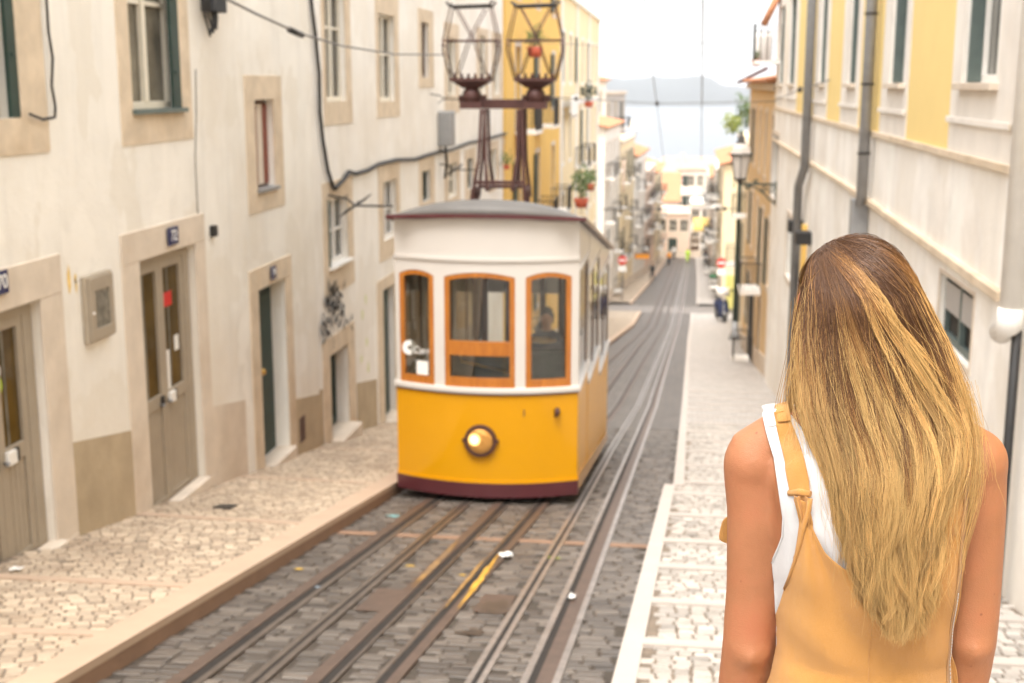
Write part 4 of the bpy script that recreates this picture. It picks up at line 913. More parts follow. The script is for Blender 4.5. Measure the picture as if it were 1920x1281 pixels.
# ------------------------------------------------------------ wires and cables
def cable(name, pts, r, label, mat='black', sag=0, cat='cable', n=14, blobs=()):
    P = []
    for (a, b) in zip(pts, pts[1:]):
        a = Vector(a); b = Vector(b); k = n if len(pts) == 2 else 4
        for i in range(k): t = i / k; p = a.lerp(b, t); p.z -= sag * 4 * t * (1 - t); P.append(p)
    P.append(Vector(pts[-1])); mb = MB().tube(P, r, 6); o = mb.build(name, mat)
    for i, t in enumerate(blobs):
        p = P[min(len(P) - 1, int(t * (len(P) - 1)))]; MB().sphere(p, (r * 3 + .02, r * 3 + .02, r * 3 + .035), 8, 6).build('insulator', 'iron', o)
    return tag(o, label, cat)
def along(x, h, y0, y1, n=12): return [(x + (0.0) * k, y0 + (y1 - y0) * k / n, G(y0 + (y1 - y0) * k / n) + h) for k in range(n + 1)]
M['wire'] = pm('overhead_wire', (.16, .145, .135), .6, .1, 8, 0)
h1 = ((0.228,20,1.237))[2] - G(20)
o = cable('overhead_wire', [(0.194,18,1.529), (0.372,30,0.45), (0.581,45,-0.752), (1.025,75,-4.269)], .016, 'right overhead contact wire running straight down the middle of the street', 'wire')
o = cable('overhead_wire', [(-0.618,18,1.538), (-0.768,27,0.834), (-0.922,44,-0.738), (-1.069,75,-4.591)], .012, 'left overhead contact wire running down the street towards the river', 'wire')
cable('span_wire', [(-3.941,38,-0.368), (-0.799,38,-0.546), (2.964,38,-0.479)], .013, 'span wire across the street in front of the river, with insulators', 'wire', blobs=(.22, .5))
cable('span_wire', [(-7.896,38,1.355), (-2.399,38,1.089), (1.851,38,1.191), (4.073,38,1.27)], .007, 'thin span wire high across the street with small insulators at the right wall', 'wire', blobs=(.85, .9))
cable('span_wire', [(-4.912,80,-7.636), (2.156,80,-7.547), (3.936,80,-7.459)], .035, 'lowest span wire over the far crossing', 'wire', blobs=(.3, .5, .7))
cable('span_wire', [(2.353,36,-0.455), (2.308,27,-0.106), (2.463,23,0.072)], .010, 'short stay wire rising to the yellow wall', 'wire', blobs=(.5,))
p0 = (2.345,22.2,0.742)
cable('hanging_cable', [(-4.041,11,0.768), (-4.193,12.5,0.677), (-4.31,14.3,0.562), (-4.545,17,0.5), (-4.835,21.5,0.49), (-4.806,26,0.579)], .014, 'grey cable sagging across the upper left in front of the white wall', 'wire')
MB().tube([(-4.29,13.9,0.581), (-4.304,14.4,0.543)], .035, 8).build('cable_joint', 'black', bpy.data.objects['hanging_cable'])
def wl(*q, off=.05, X=-5.26): return [(X + off, y, z) for y, z in q]
cable('wall_cable', wl((17.878,1.294), (18.08,0.725), (18.235,0.135), (18.207,-0.392), (18.33,-0.815), (18.542,-1.253), (18.84,-1.528)), .03, 'thick black cable hanging down the corner of the white left building', 'black')
cable('wall_cable', wl((18.898,-1.549), (19.405,-1.457), (19.772,-1.35), (20.17,-1.41), (20.951,-1.41), (21.798,-1.356), (23.189,-1.362), (24.857,-1.446), (25.923,-1.431), (27.202,-1.432), (29.015,-1.453), (31.239,-1.407), (33.815,-1.437), (37.97,-1.423)), .035, 'bundle of dark cables running along the left wall above the lower windows', 'black')
cable('wall_cable', wl((10.127,0.754), (10.122,0.417), (10.162,0.206), (10.112,-0.009), (10.15,-0.181), (10.129,-0.268), (9.93,-0.28), (9.722,-0.233), X=-5.2, off=.05), .012, 'thin black cable looping beside the leftmost window', 'black')
cable('wall_cable', wl((13.426,0.157), (13.375,-0.348), (13.286,-0.797), (13.288,-1.37), X=-5.2, off=.006), .006, 'hairline grey cable running down beside the number 72 door', 'wire')
p = (13.613,0.996); q = (14.046,0.77)
k = empty('cable_box', (-5.2, p[0], q[1]), R(90), 'black junction box with looping cables at the top of the left wall', 'cable box')
MB().box(.05, q[0] - p[0], -.16, -.002, 0, .5).build('case', 'charcoal', k, bevel=.01)
mb = MB()
for i in range(3): mb.tube([(-.12 + .1 * i, -.07, .5), (-.16 + .1 * i, -.1, .05), (-.02 + .1 * i, -.12, -.26 + .04 * i), (.15 + .06 * i, -.1, -.05), (.2 + .05 * i, -.07, .05)], .014, 6)
mb.build('cable_loop', 'black', k)
# aerials on the left wall
def aerial(p, label, s=1.0, X=-5.26):
    k = empty('roof_aerial', (X, p[0], p[1]), 0, label, 'aerial'); k.scale = (s, s, s)
    MB().tube([(0, 0, .15), (.30, 0, .1), (.42, 0, 0), (1.0, -.05, 0)], .018, 6).build('mast', 'iron', k)
    mb = MB().tube([(.35, .5, .02), (.55, -.75, .02)], .014, 6)
    for i in range(7): y = .4 - .16 * i; x = .37 + .025 * i; mb.tube([(x - .2, y, -.12), (x + .2, y, .14)], .009, 5)
    mb.build('antenna_boom', 'iron', k); return k
aerial((18.665,-1.777), 'small aerial fixed beside the window with cables, left of the tram roof')
aerial((27.612,-1.821), 'small aerial on the white wall behind the tram, left of the collector frame', .8)
aerial((26.677,-0.305), 'thin aerial high on the white wall behind the left pantograph', .7)
k = empty('wall_lamp', (-5.26, ((27.459,-1.24))[0], ((27.454,-1.32))[1]), R(90), 'small grey hooded box fixed on the white wall above the cables', 'box')
MB().box(0, .5, -.3, -.002, 0, .75).build('hood', 'zinc', k, bevel=.03); MB().tube([(.25, -.12, 0), (.3, -.14, -.4), (.25, -.1, -.7)], .03, 6).build('cable_tail', 'black', k)

# ------------------------------------------------------------ houses further down the street
def row_house(label, p0, p1, ztop, mat, bays, floors, fh=3.0, depth=7, trim='limestone_pale', w=.95, h=1.75, first=2.6, doors=(), balc=(), shut=(), roof=None, seed=0, eave=None, pane='pane', wk='greyblue', name='town_house', doorh=2.4, rmat='terracotta'):
    b = Bld(name, label, p0, p1, None, 'building'); zt = ztop - b.gz; q = random.Random(seed)
    for i in range(bays):
        xc = b.L * (i + .5) / bays; gz = b.gl(xc)
        for j in range(floors):
            z1 = zt - first + 1.75 - fh * j - .15; z0 = z1 - h
            if z0 < gz + .7: break
            bal = (i, j) in balc or (min(p0[1], p1[1]) > 85 and p0[1] != p1[1] and q.random() < .42); op = (xc - w / 2, xc + w / 2, z0 - (.55 if bal else 0), z1)
            s = window(b, op, (op[0] - .15, op[1] + .15, op[2] - (.02 if bal else .16), op[3] + .16), r=.22, smat=trim, rows=(.5,), pmat=q.choice([pane, pane, pane, 'pane_light']), fmat=q.choice(['whitepvc', 'woodcream']))
            if (i, j) in shut or q.random() < .2:
                shutter(s, op[0] - w * .55, op[0] - .02, op[2], op[3], -.08, 'green'); 
            if bal:
                MB().box(op[0] - .3, op[1] + .3, -.7, -.031, op[2] - .13, op[2] - .02).build('balcony', 'weathered', b.root)
                rb = MB(); x0, x1 = op[0] - .28, op[1] + .28; n_ = 12
                for k in range(n_ + 1): xx = x0 + (x1 - x0) * k / n_; rb.bar((xx, -.67, op[2] - .02), (xx, -.67, op[2] + .9), .018)
                for k in range(1, 6): yy = -.67 + .62 * k / 5.; rb.bar((x0, yy, op[2] - .02), (x0, yy, op[2] + .9), .018); rb.bar((x1, yy, op[2] - .02), (x1, yy, op[2] + .9), .018)
                rb.bar((x0, -.67, op[2] + .9), (x1, -.67, op[2] + .9), .035); rb.bar((x0, -.67, op[2] + .9), (x0, -.03, op[2] + .9), .03); rb.bar((x1, -.67, op[2] + .9), (x1, -.03, op[2] + .9), .03)
                rb.build('railing', 'iron', b.root)
        if i in doors:
            op = (xc - .55, xc + .55, gz + .12, gz + doorh); b.ops.append(op + (.25,))
            surround(b, op, (op[0] - .16, op[1] + .16, gz - .2, op[3] + .18), trim).build('door_surround', trim, b.root)
            d = MB().box(op[0] + .004, op[1] - .004, .15, .2, op[2], op[3] - .004); 
            for xx in (op[0] + .1, xc + .05): d.box(xx, xx + .38, .135, .1495, op[2] + .2, op[2] + 1.0); d.box(xx, xx + .38, .135, .1495, op[2] + 1.15, op[3] - .2)
            d.build('door', q.choice(['green', 'darkwood', 'greyblue']), b.root)
    b.wall(zt, mat, depth)
    MB().box(-.05, b.L + .05, -.16, -.001, zt - .28, zt - .06).build('cornice', trim, b.root, bevel=.02)
    plm = MB(); rows = []
    for k in range(9):
        x = b.L * k / 8; g_ = b.gl(x); rows.append([(x, -.001, g_ - .3), (x, -.03, g_ - .3), (x, -.03, g_ + .75), (x, -.001, g_ + .75)])
    plm.loft(rows, True, False).build('plinth', trim, b.root)
    if roof:
        rise = roof; mb = MB(); e = .35; n_ = int(b.L / .28); rows = []
        for k in range(n_ * 2 + 1):
            x = -e + (b.L + 2 * e) * k / (n_ * 2); u = .05 * (k % 2); rows.append([(x, -e, zt - .05 + u), (x, depth / 2, zt + rise + u), (x, depth + e, zt - .05 + u)])
        o = mb.grid(rows, False).build('roof', rmat, b.root); md = o.modifiers.new('s', 'SOLIDIFY'); md.thickness = .08; md.offset = -1
        if b.L > 7:
            MB().box(b.L * .3, b.L * .3 + .7, depth * .3, depth * .3 + .6, zt, zt + rise + .9).build('chimney', mat, b.root)
    return b
# left row
C1 = row_house('golden yellow house with green shutters and iron balconies, beyond the white building', (-5.2, 37.8), (-5.2, 54.5), 6.2, 'ochre', 3, 5, 3.55, first=3.1, w=1.25, h=2.0, balc=((0, 1), (0, 2), (1, 1), (1, 2), (2, 2), (0, 3)), shut=((0, 2), (1, 2), (1, 1), (2, 1), (2, 0)), seed=1, doors=(1,))
C2 = row_house('tall pale cream house with pilasters and heavy cornice beyond the golden one', (-5.25, 54.7), (-5.3, 80), 4.0, 'cream', 7, 5, 3.5, first=3.4, w=1.2, h=2.1, balc=((2, 1), (3, 1), (1, 3)), shut=((3, 1),), seed=2, doors=(1, 4), trim='whitepvc')
MB().box(0, C2.L, -.06, -.0312, 4.0 - C2.gz - 5.0, 4.0 - C2.gz - 4.7).build('string_course', 'whitepvc', C2.root)
for xx in (.2, 8.3, 16.6, C2.L - .7): MB().box(xx, xx + .5, -.09, -.0008, .8, 4.0 - C2.gz - .3).build('pilaster', 'whitepvc', C2.root)
D1 = row_house('white house with a terracotta roof terrace at the crossing', (-5.4, 89), (-5.0, 103), -2.9, 'plaster2', 5, 4, 3.1, seed=3, doors=(2,), balc=((0, 1), (2, 1), (3, 2)), roof=.7, first=2.8)
D2 = row_house('set back white house with an orange tiled roof above the terrace', (-9.6, 99), (-6.8, 113), .35, 'plaster2', 4, 2, 3.2, seed=4, roof=.9, depth=6)
D2b = row_house('grey gabled house showing behind the orange roof, next to the river', (-6.9, 113.5), (-5.6, 124), -.6, 'grey_wall', 3, 3, 3.2, seed=14, depth=6)
D3 = row_house('narrow cream house with balconies in the lower left row, downhill of the terrace', (-4.95, 103.3), (-4.4, 117), -4.4, 'cream', 5, 4, 3.1, seed=5, doors=(1, 3), balc=((0, 0), (1, 1), (3, 1), (4, 0)), first=2.7, depth=5)
D4 = row_house('white house with a bright satellite dish, further down the left row', (-4.35, 117.3), (-3.7, 131), -6.4, 'plaster2', 5, 4, 3.1, seed=6, doors=(0, 3), balc=((1, 0), (2, 1), (4, 1)), roof=.8, depth=5)
D5 = row_house('rose coloured house in the lower left row behind the dark clad walker', (-3.65, 131.3), (-3.1, 146), -8.6, 'palerose', 5, 3, 3.1, seed=7, doors=(2,), balc=((0, 0), (3, 1)), depth=5)
D6 = row_house('last cream house of the left row, at the foot of the street', (-3.05, 146.3), (-2.6, 163), -9.8, 'cream', 6, 3, 3.1, seed=8, doors=(1, 4), balc=((2, 0), (5, 1)), roof=.8, depth=5)
# right row
E1 = row_house('ochre house with tall windows and an iron gate, just beyond the yellow and white building', (2.64, 54), (2.60, 37.2), .1, 'tan', 5, 5, 3.1, seed=9, doors=(1, 3), balc=((3, 1), (2, 2)), first=2.6, roof=.5, w=1.0, h=2.0)
mb = MB(); g_ = E1.gl(8)
for k in range(14): x = 6.6 + .2 * k; mb.bar((x, -.08, g_ + .1), (x, -.08, g_ + 2.8), .03)
mb.bar((6.5, -.08, g_ + 2.7), (9.3, -.08, g_ + 2.7), .05); mb.bar((6.5, -.08, g_ + 1.2), (9.3, -.08, g_ + 1.2), .05); mb.build('iron_gate', 'iron', E1.root)
E2 = row_house('pale yellow house with plants along its roof edge, behind the wall lantern', (2.98, 70), (2.92, 54.3), -2.5, 'cream', 5, 4, 3.1, seed=10, doors=(1, 3), balc=((1, 1), (3, 0)), first=2.6)
E3 = row_house('tan house at the crossing on the right, beside the green pole', (3.3, 79.5), (3.2, 70.3), -5.0, 'tan', 3, 3, 3.1, seed=11, doors=(0,), first=2.6, depth=5)
E4 = row_house('orange and cream house beyond the crossing on the right', (3.0, 112), (2.9, 93), -5.6, 'cream', 6, 4, 3.1, seed=12, doors=(1, 3, 5), balc=((1, 1), (4, 0), (3, 1)), roof=.7, depth=5)
E5 = row_house('narrow white house with washing in the lower right row', (3.0, 128), (3.0, 112.3), -7.2, 'plaster2', 5, 4, 3.1, seed=13, doors=(1,), balc=((1, 0), (3, 1), (4, 1)), depth=5)
E6 = row_house('rose house in the lower right row above the yellow awning', (3.1, 145), (3.0, 128.3), -9.0, 'palerose', 6, 3, 3.1, seed=15, doors=(2, 4), balc=((2, 0), (5, 1)), roof=.7, depth=5)
E7 = row_house('last white house of the right row', (3.0, 163), (3.1, 145.3), -10.2, 'plaster2', 6, 3, 3.1, seed=16, doors=(1,), balc=((3, 0),), depth=5)
# brown slate eave on the ochre house, seen against the sky
x0, _, z0 = (2.445,53,0.209); 
MB().hexa([(-.2, -.55, .0 - E1.gz), (1.2, -.55, .0 - E1.gz), (1.2, .6, .55 - E1.gz), (-.2, .6, .55 - E1.gz), (-.2, -.55, .12 - E1.gz), (1.2, -.55, .12 - E1.gz), (1.2, .6, .7 - E1.gz), (-.2, .6, .7 - E1.gz)]).build('slate_eave', 'rust', E1.root)
# houses closing the street and the lower town
def end_house(label, x0, x1, y, zt, mat, bays, floors, roof=1.2, depth=9, seed=0, **kw):
    return row_house(label, (x0, y), (x1, y), zt, mat, bays, floors, 3.0, depth, seed=seed, roof=roof, first=2.5, w=.95, h=1.6, **kw)
end_house('pale rose house closing the foot of the street, left of the hi vis walker', -3.2, 1.0, 168, -16.4, 'palerose', 3, 2, roof=0, seed=20, doors=(1,))
end_house('bright white house facing up at the foot of the street', 1.1, 5.2, 170, -15.3, 'plaster2', 3, 3, roof=0, seed=21, doors=(0,))
end_house('orange gabled house in the lower town, behind the left row', -6.6, -.6, 182, -16.2, 'plaster2', 4, 2, roof=3.6, depth=12, seed=22)
end_house('large sunlit white house with a shallow roof in the lower town', -.8, 6.0, 196, -12.6, 'plaster2', 5, 4, roof=.5, rmat='terracotta_pale', depth=14, seed=23)
end_house('pink roofed long house in the lower town, just under the river', -3.4, 6.4, 226, -15.2, 'palerose', 6, 2, rmat='terracotta_pale', roof=2.3, depth=16, seed=24)
lt = ((-16, -5, 236, -17.5, 'plaster2', 2.2), (7, 17, 236, -17, 'cream', 2), (-9, 3, 280, -19.5, 'plaster2', 2.2), (4, 14, 290, -20.5, 'cream', 2.4), (-22, -10, 300, -21, 'palerose', 2), (-8, 4, 345, -23, 'cream', 2.4), (6, 20, 360, -23.5, 'plaster2', 2.4), (-14, -1, 420, -27, 'plaster2', 2.4), (1, 15, 450, -29.5, 'cream', 2.2), (-20, -6, 480, -31, 'cream', 2.4), (-4, 12, 560, -37, 'plaster2', 2.4))
nm_ = ('white block left of the pink roof, half hidden by the left row', 'cream block right of the pink roof, behind the right row', 'white house above the pink roof, second rank of the lower town', 'cream house right in the second rank of the lower town', 'rose house far left in the second rank of the lower town', 'cream house in the third rank of the lower town', 'white house right in the third rank of the lower town', 'white house left in the fourth rank of the lower town', 'cream house right in the fourth rank of the lower town', 'cream house far left in the rank by the quay', 'white warehouse nearest the river bank')
for i, (a, b_, y, z, mt, rf) in enumerate(lt):
    end_house(nm_[i], a, b_, y, z, mt, 5, 2, roof=rf, rmat='terracotta_pale', depth=13, seed=30 + i)

# ------------------------------------------------------------ street furniture, signs, plants
# wall lantern on its scroll bracket
LY = 35.0
kx, _, kz = (1.516,35,-1.815)
L0 = empty('wall_lantern', (2.5, LY, ((1.544,35,-2.623))[2]), 0, 'large grey six sided lantern on a scrolled iron bracket on the right wall', 'lantern')
dx = kx - 2.5; sc = 35 / 2400
br = MB(); br.tube([(0, 0, 0), (dx - .05, 0, 0)], .028, 8); br.tube([(-.02, 0, -.55), (-.02, 0, .08)], .03, 8)
def scroll(cx, cz, r0, turns, a0, s=1, n=22): return [(cx + (r0 * (1 - t / n * .8)) * math.cos(a0 + s * turns * 2 * math.pi * t / n), 0, cz + (r0 * (1 - t / n * .8)) * math.sin(a0 + s * turns * 2 * math.pi * t / n)) for t in range(n + 1)]
br.tube([(-.02, 0, -.52), (-.18, 0, -.42), (-.34, 0, -.24), (-.55, 0, -.1), (dx * .8, 0, -.03)], .022, 8)
for c in (scroll(-.14, -.16, .11, 1.3, 0), scroll(-.36, -.13, .09, 1.3, 1.5, -1), scroll(-.56, .09, .07, 1.3, 3, 1), scroll(-.75, -.08, .06, 1.3, 3, 1)): br.tube(c, .016, 6, False)
br.build('bracket', 'green', L0)
def ring6(cx, cz, r): return [(cx + r * math.cos(math.pi / 6 + k * math.pi / 3), r * math.sin(math.pi / 6 + k * math.pi / 3), cz) for k in range(6)]
M['frost'] = pm('frosted_lantern_glass', (.55, .50, .45), .35, .05, 6, 0, spec=.6)
zt_ = .16
lp_ = MB().loft([ring6(dx, zt_, .17), ring6(dx, zt_ + .62, .27)], True, False); gl_ = lp_.build('lantern_glass', 'frost', L0)
cg = MB(); 
for k in range(6):
    a = math.pi / 6 + k * math.pi / 3; cg.tube([(dx + .175 * math.cos(a), .175 * math.sin(a), zt_), (dx + .275 * math.cos(a), .275 * math.sin(a), zt_ + .62)], .013, 6)
cg.loft([ring6(dx, zt_ + .60, .32), ring6(dx, zt_ + .65, .32)], True, False); cg.loft([ring6(dx, zt_ - .05, .19), ring6(dx, zt_, .19)], True, False)
cg.tube([(dx - .36, 0, zt_ + .63), (dx + .36, 0, zt_ + .63)], .014, 6); cg.tube([(dx, 0, 0), (dx, 0, zt_ - .05)], [.05, .11], 10)
cg.tube([(dx - .16, 0, -.1), (dx - .13, 0, .05), (dx - .17, 0, zt_)], .016, 6); cg.tube([(dx + .16, 0, -.1), (dx + .13, 0, .05), (dx + .17, 0, zt_)], .016, 6); cg.build('cage', 'iron', L0)
hd = MB().loft([ring6(dx, zt_ + .651, .29), ring6(dx, zt_ + .80, .25), ring6(dx, zt_ + .93, .14)], True, False); hd.build('lantern_hood', 'frost', L0)
MB().tube([(dx, 0, zt_ + .93), (dx, 0, zt_ + .98), (dx, 0, zt_ + 1.08), (dx, 0, zt_ + 1.12), (dx, 0, zt_ + 1.2)], [.15, .09, .10, .05, .015], 12).build('finial', 'iron', L0)
# green catenary pole at the kerb
px, py = 2.60, 60.0; pz = G(60) + .13
K = empty('catenary_pole', (px, py, pz), 0, 'slim dark green pole standing on the right pavement before the crossing', 'pole')
MB().tube([(0, 0, 0), (0, 0, 4), (.0, 0, 9.6)], [.13, .11, .09], 12).build('shaft', 'green', K); MB().tube([(0, 0, 0), (0, 0, .25), (0, 0, .3), (0, 0, .9)], [.28, .27, .17, .15], 12).build('base', 'zinc', K)
MB().tube([(0, 0, 9.6), (0, 0, 9.75)], [.12, .02], 10).build('cap', 'green', K)
# signs
def no_entry(p, label, gz):
    x, y, z = p; k = empty('traffic_sign', (x, y, gz), 0, label, 'road sign')
    MB().tube([(0, .06, 0), (0, .06, z - gz + .5)], .04, 8).build('post', 'zinc', k)
    f = MB().disc((0, 0, z - gz), .34, 'y', 28, .04).build('sign_face', 'red', k); MB().box(-.25, .25, -.03, -.021, z - gz - .07, z - gz + .07).build('white_bar', 'paper', f)
    MB().box(-.30, .30, 0, .03, z - gz - .85, z - gz - .42).build('plate', 'paper', k)
no_entry((-4.265,94,-12.727), 'round red no entry sign on the left beyond the crossing', G(94) + .13)
no_entry((2.775,88,-11.978), 'round red no entry sign on the right above the scooter', G(88) + .13)
x, y, z = (-3.444,118,-15.595); k = empty('shop_sign', (x, y, z), 0, 'orange shop sign projecting from the left row past the crossing', 'sign'); MB().box(-.75, .55, -.04, .04, -.22, .22).build('panel', 'orange', k, bevel=.01); MB().bar((-1.2, 0, .26), (.55, 0, .26), .05).build('bracket', 'iron', k)
x, y, z = (3.486,90,-14.009); k = empty('banner', (x, y, z - 1.3), 0, 'upright pale yellow panel leaning on the right wall above the scooter', 'banner')
M['yellowpanel'] = pm('pale_yellow_sheet', (.62, .56, .17), .6, .06, 4, 0); MB().box(-.30, .30, -.03, .03, -.4, 2.2).build('sheet', 'yellowpanel', k, bevel=.01); MB().box(-.34, .34, -.05, .05, -.75, -.6).build('foot', 'zinc', k)
x, y, z = (2.803,148,-16.605); k = empty('awning', (x, y, z), 0, 'yellow shop awning at the foot of the right row', 'awning')
rows = [[(-1.5, -.2 * q, 1.6 - .0 * q - 1.5 * q * q), (1.5, -.2 * q - .8 * q, 1.6 - 1.5 * q * q)] for q in (0, .3, .6, .8, 1)]
M['yelcloth'] = pm('yellow_awning_cloth', (.90, .62, .18), .7, .05, 4, 0)
o = MB().grid([[(x_, -1.3 * q, 1.6 - 1.4 * q ** 1.5 + .03 * math.sin(x_ * 9)) for x_ in [-1.5 + 3 * t / 16 for t in range(17)]] for q in (0, .25, .5, .75, 1)]).build('cloth', 'yelcloth', k); o.modifiers.new('s', 'SOLIDIFY').thickness = .03
MB().tube([(-1.5, -1.3, .2), (1.5, -1.3, .2)], .03, 6).build('front_bar', 'zinc', k)
# bins
def bin_(p, label, lid):
    k = empty('wheeled_bin', p, 0, label, 'bin'); q = lambda a, z: [(-a, -a, z), (a, -a, z), (a, a, z), (-a, a, z)]
    MB().loft([q(.30, .12), q(.42, 1.15)], True, False).build('body', 'charcoal', k, bevel=.03)
    MB().loft([q(.46, 1.15), q(.46, 1.22), q(.30, 1.34)], True, False).build('lid', lid, k, bevel=.02)
    for s_ in (-1, 1): MB().disc((s_ * .33, .3, .11), .11, 'x', 16, .07).build('wheel', 'black', k)
p = (2.86,106.377,-16.809); bin_((p[0], p[1], p[2]), 'dark wheeled bin with a green lid on the right pavement past the crossing', 'greenbin')
# scooter, seen from the front
p = (2.54,78.988,-14.344)
S = empty('scooter', p, R(12), 'dark blue motor scooter with a pale windscreen parked on the right pavement', 'scooter'); S.scale = (1.5, 1.5, 1.5)
for y_ in (-.62, .62):
    w_ = MB().ring((0, y_, .23), .14, .235, 'x', 24, .11).build('wheel', 'black', S); MB().disc((0, y_, .23), .14, 'x', 18, .05).build('rim', 'zinc', w_)
mb = MB(); mb.loft([mb.ell(0, .62, .42, .12, .28, 16), mb.ell(0, .50, .62, .17, .38, 16), mb.ell(0, .42, .78, .14, .36, 16)]); mb.build('rear_body', 'navy', S)
mb = MB(); mb.loft([mb.ell(0, -.50, .22, .17, .05, 16), mb.ell(0, -.42, .50, .23, .06, 16), mb.ell(0, -.34, .85, .20, .07, 16), mb.ell(0, -.30, 1.0, .12, .08, 16)]); mb.build('leg_shield', 'navy', S)
MB().box(-.17, .17, -.42, .30, .20, .27).build('footboard', 'charcoal', S, bevel=.02)
MB().loft([MB().ell(0, .42, .78, .14, .38, 16), MB().ell(0, .42, .88, .12, .36, 16)]).build('seat', 'black', S)
MB().tube([(0, -.62, .25), (0, -.45, .6), (0, -.30, 1.05)], [.04, .035, .04], 8).sphere((0, -.62, .40), (.09, .22, .07)).build('fork', 'zinc', S)
MB().tube([(-.34, -.20, 1.06), (-.15, -.30, 1.08), (.15, -.30, 1.08), (.34, -.20, 1.06)], .022, 8).build('handlebar', 'black', S)
MB().disc((0, -.42, .98), .09, 'y', 20, .06).build('headlight', 'frost', S)
o = MB().grid([[(-.26 + .52 * u / 8, -.42 + .10 * (abs(u - 4) / 4) ** 2 + .10 * v, 1.08 + .34 * v) for u in range(9)] for v in (0, .5, 1)]).build('windscreen', 'whitepvc', S); o.modifiers.new('s', 'SOLIDIFY').thickness = .01
for s_ in (-1, 1): MB().tube([(s_ * .28, -.24, 1.08), (s_ * .34, -.28, 1.25)], .008, 5).disc((s_ * .36, -.28, 1.29), .06, 'y', 14, .015).build('mirror', 'black', S)
# plants
def plant(name, p, label, size, mat, n=260, pot=None, seed=0, flat=1.0, cat='plant'):
    k = empty(name, p, 0, label, cat); q = random.Random(seed); mb = MB()
    for i in range(n):
        d = Vector((q.gauss(0, 1), q.gauss(0, 1), q.gauss(0, 1))); d.normalize(); r_ = size * q.random() ** .45 * (1 + .35 * math.sin(5 * d.x + seed) * math.cos(4 * d.z))
        c = Vector((d.x * r_, d.y * r_, d.z * r_ * flat + size * flat)); a = Vector((q.gauss(0, 1), q.gauss(0, 1), q.gauss(0, 1))).normalized(); b2 = a.orthogonal().normalized(); s_ = size * q.uniform(.10, .2)
        mb.add([c - a * s_, c + b2 * s_ * .5, c + a * s_, c - b2 * s_ * .5], [(0, 1, 2, 3)])
    mb.build('foliage', mat, k)
    st = MB()
    for i in range(5): a = i * 1.3; st.tube([(0, 0, -.05), (size * .4 * math.cos(a), size * .4 * math.sin(a), size * flat)], [.02, .008], 5)
    st.build('stem', 'leaf', k)
    if pot: MB().tube([(0, 0, -pot), (0, 0, 0)], [pot * .6, pot * .85], 12).build('pot', 'pot', k)
    return k
plant('rooftop_plant', (2.209,60,-2.245), 'yellow green bush on the roof edge left of the lantern top', .5, 'leafy', 420, seed=1)
plant('rooftop_plant', (2.59,56,-1.824), 'looser green shrub on the roof edge behind the lantern', .5, 'leaf', 380, seed=2, flat=1.5)
plant('potted_plant', (-4.716,41,1.15), 'leafy plant in a red pot on a high balcony of the golden house', .34, 'leaf', 200, pot=.32, seed=3)
plant('potted_plant', (-4.377,56,-4.891), 'trailing red flowered plant hanging from the cream house balcony', .55, 'leaf', 300, pot=.4, seed=4, flat=1.3)
plant('potted_plant', (-4.832,66,-0.849), 'green plant on the upper balcony of the cream house', .5, 'green', 260, pot=.3, seed=5)
plant('potted_plant', (-4.155,58,-4.413), 'small bush on the lower balcony of the cream house beside the hanging plant', .38, 'leaf', 220, pot=.3, seed=6)
plant('potted_plant', (1.952,37.3,0.674), 'red potted plant on the small balcony at the end of the yellow building', .16, 'leaf', 120, pot=.18, seed=7)
plant('potted_plant', (-5.068,37,-2.301), 'small plant hanging on the white wall behind the collector frame', .22, 'leaf', 120, pot=.12, seed=8)
# satellite dish and washing
x, y, z = (-4.202,115,-3.462); k = empty('satellite_dish', (x, y, z), 0, 'white satellite dish on the left row against the river', 'satellite dish')
mb = MB(); mb.loft([[(.55 * rr_ * math.cos(t), -.18 * (1 - rr_ * rr_) * -1, .55 * rr_ * math.sin(t)) for t in [2 * math.pi * q / 20 for q in range(20)]] for rr_ in (1, .75, .5, .25, .02)], False); o = mb.build('dish', 'paper', k); o.modifiers.new('s', 'SOLIDIFY').thickness = .02
MB().tube([(0, .2, 0), (0, .3, -1.0)], .03, 6).tube([(0, .1, -.3), (0, -.5, 0)], .015, 6).build('mount', 'zinc', k)
def sheet(p, w_, h_, label, mat, ax='y', seed=0):
    q = random.Random(seed); k = empty('hanging_sheet', p, 0, label, 'laundry'); rows = []
    for j in range(6):
        rows.append([((0 if ax == 'y' else (i / 10 - .5) * w_) + (.04 * math.sin(i * 1.7 + seed) if ax == 'y' else 0), ((i / 10 - .5) * w_ if ax == 'y' else .04 * math.sin(i * 1.7)), -h_ * j / 5 + q.uniform(-.01, .01)) for i in range(11)])
    o = MB().grid(rows).build('cloth', mat, k); o.modifiers.new('s', 'SOLIDIFY').thickness = .01
    MB().tube([(0, -w_ * .55, .01), (0, w_ * .55, .01)] if ax == 'y' else [(-w_ * .55, 0, .01), (w_ * .55, 0, .01)], .01, 5).build('line', 'wire', k)
sheet((-4.869,58,-0.466), 4.5, 1.0, 'white sheet hung along the front of the cream house on the left', 'paper', seed=1)
sheet((2.12, 37.5, ((2.038,37.5,1.437))[2]), .5, .9, 'white towel drying on the small end balcony of the yellow building', 'paper', 'x', seed=2)
sheet((2.553,100,-10.094), 1.6, 2.2, 'white washing hanging high on the right beyond the crossing', 'paper', seed=3)
sheet((-4.182,92,-5.278), 1.5, 2.2, 'pink washing hanging from the white house at the crossing', 'palerose', seed=4)

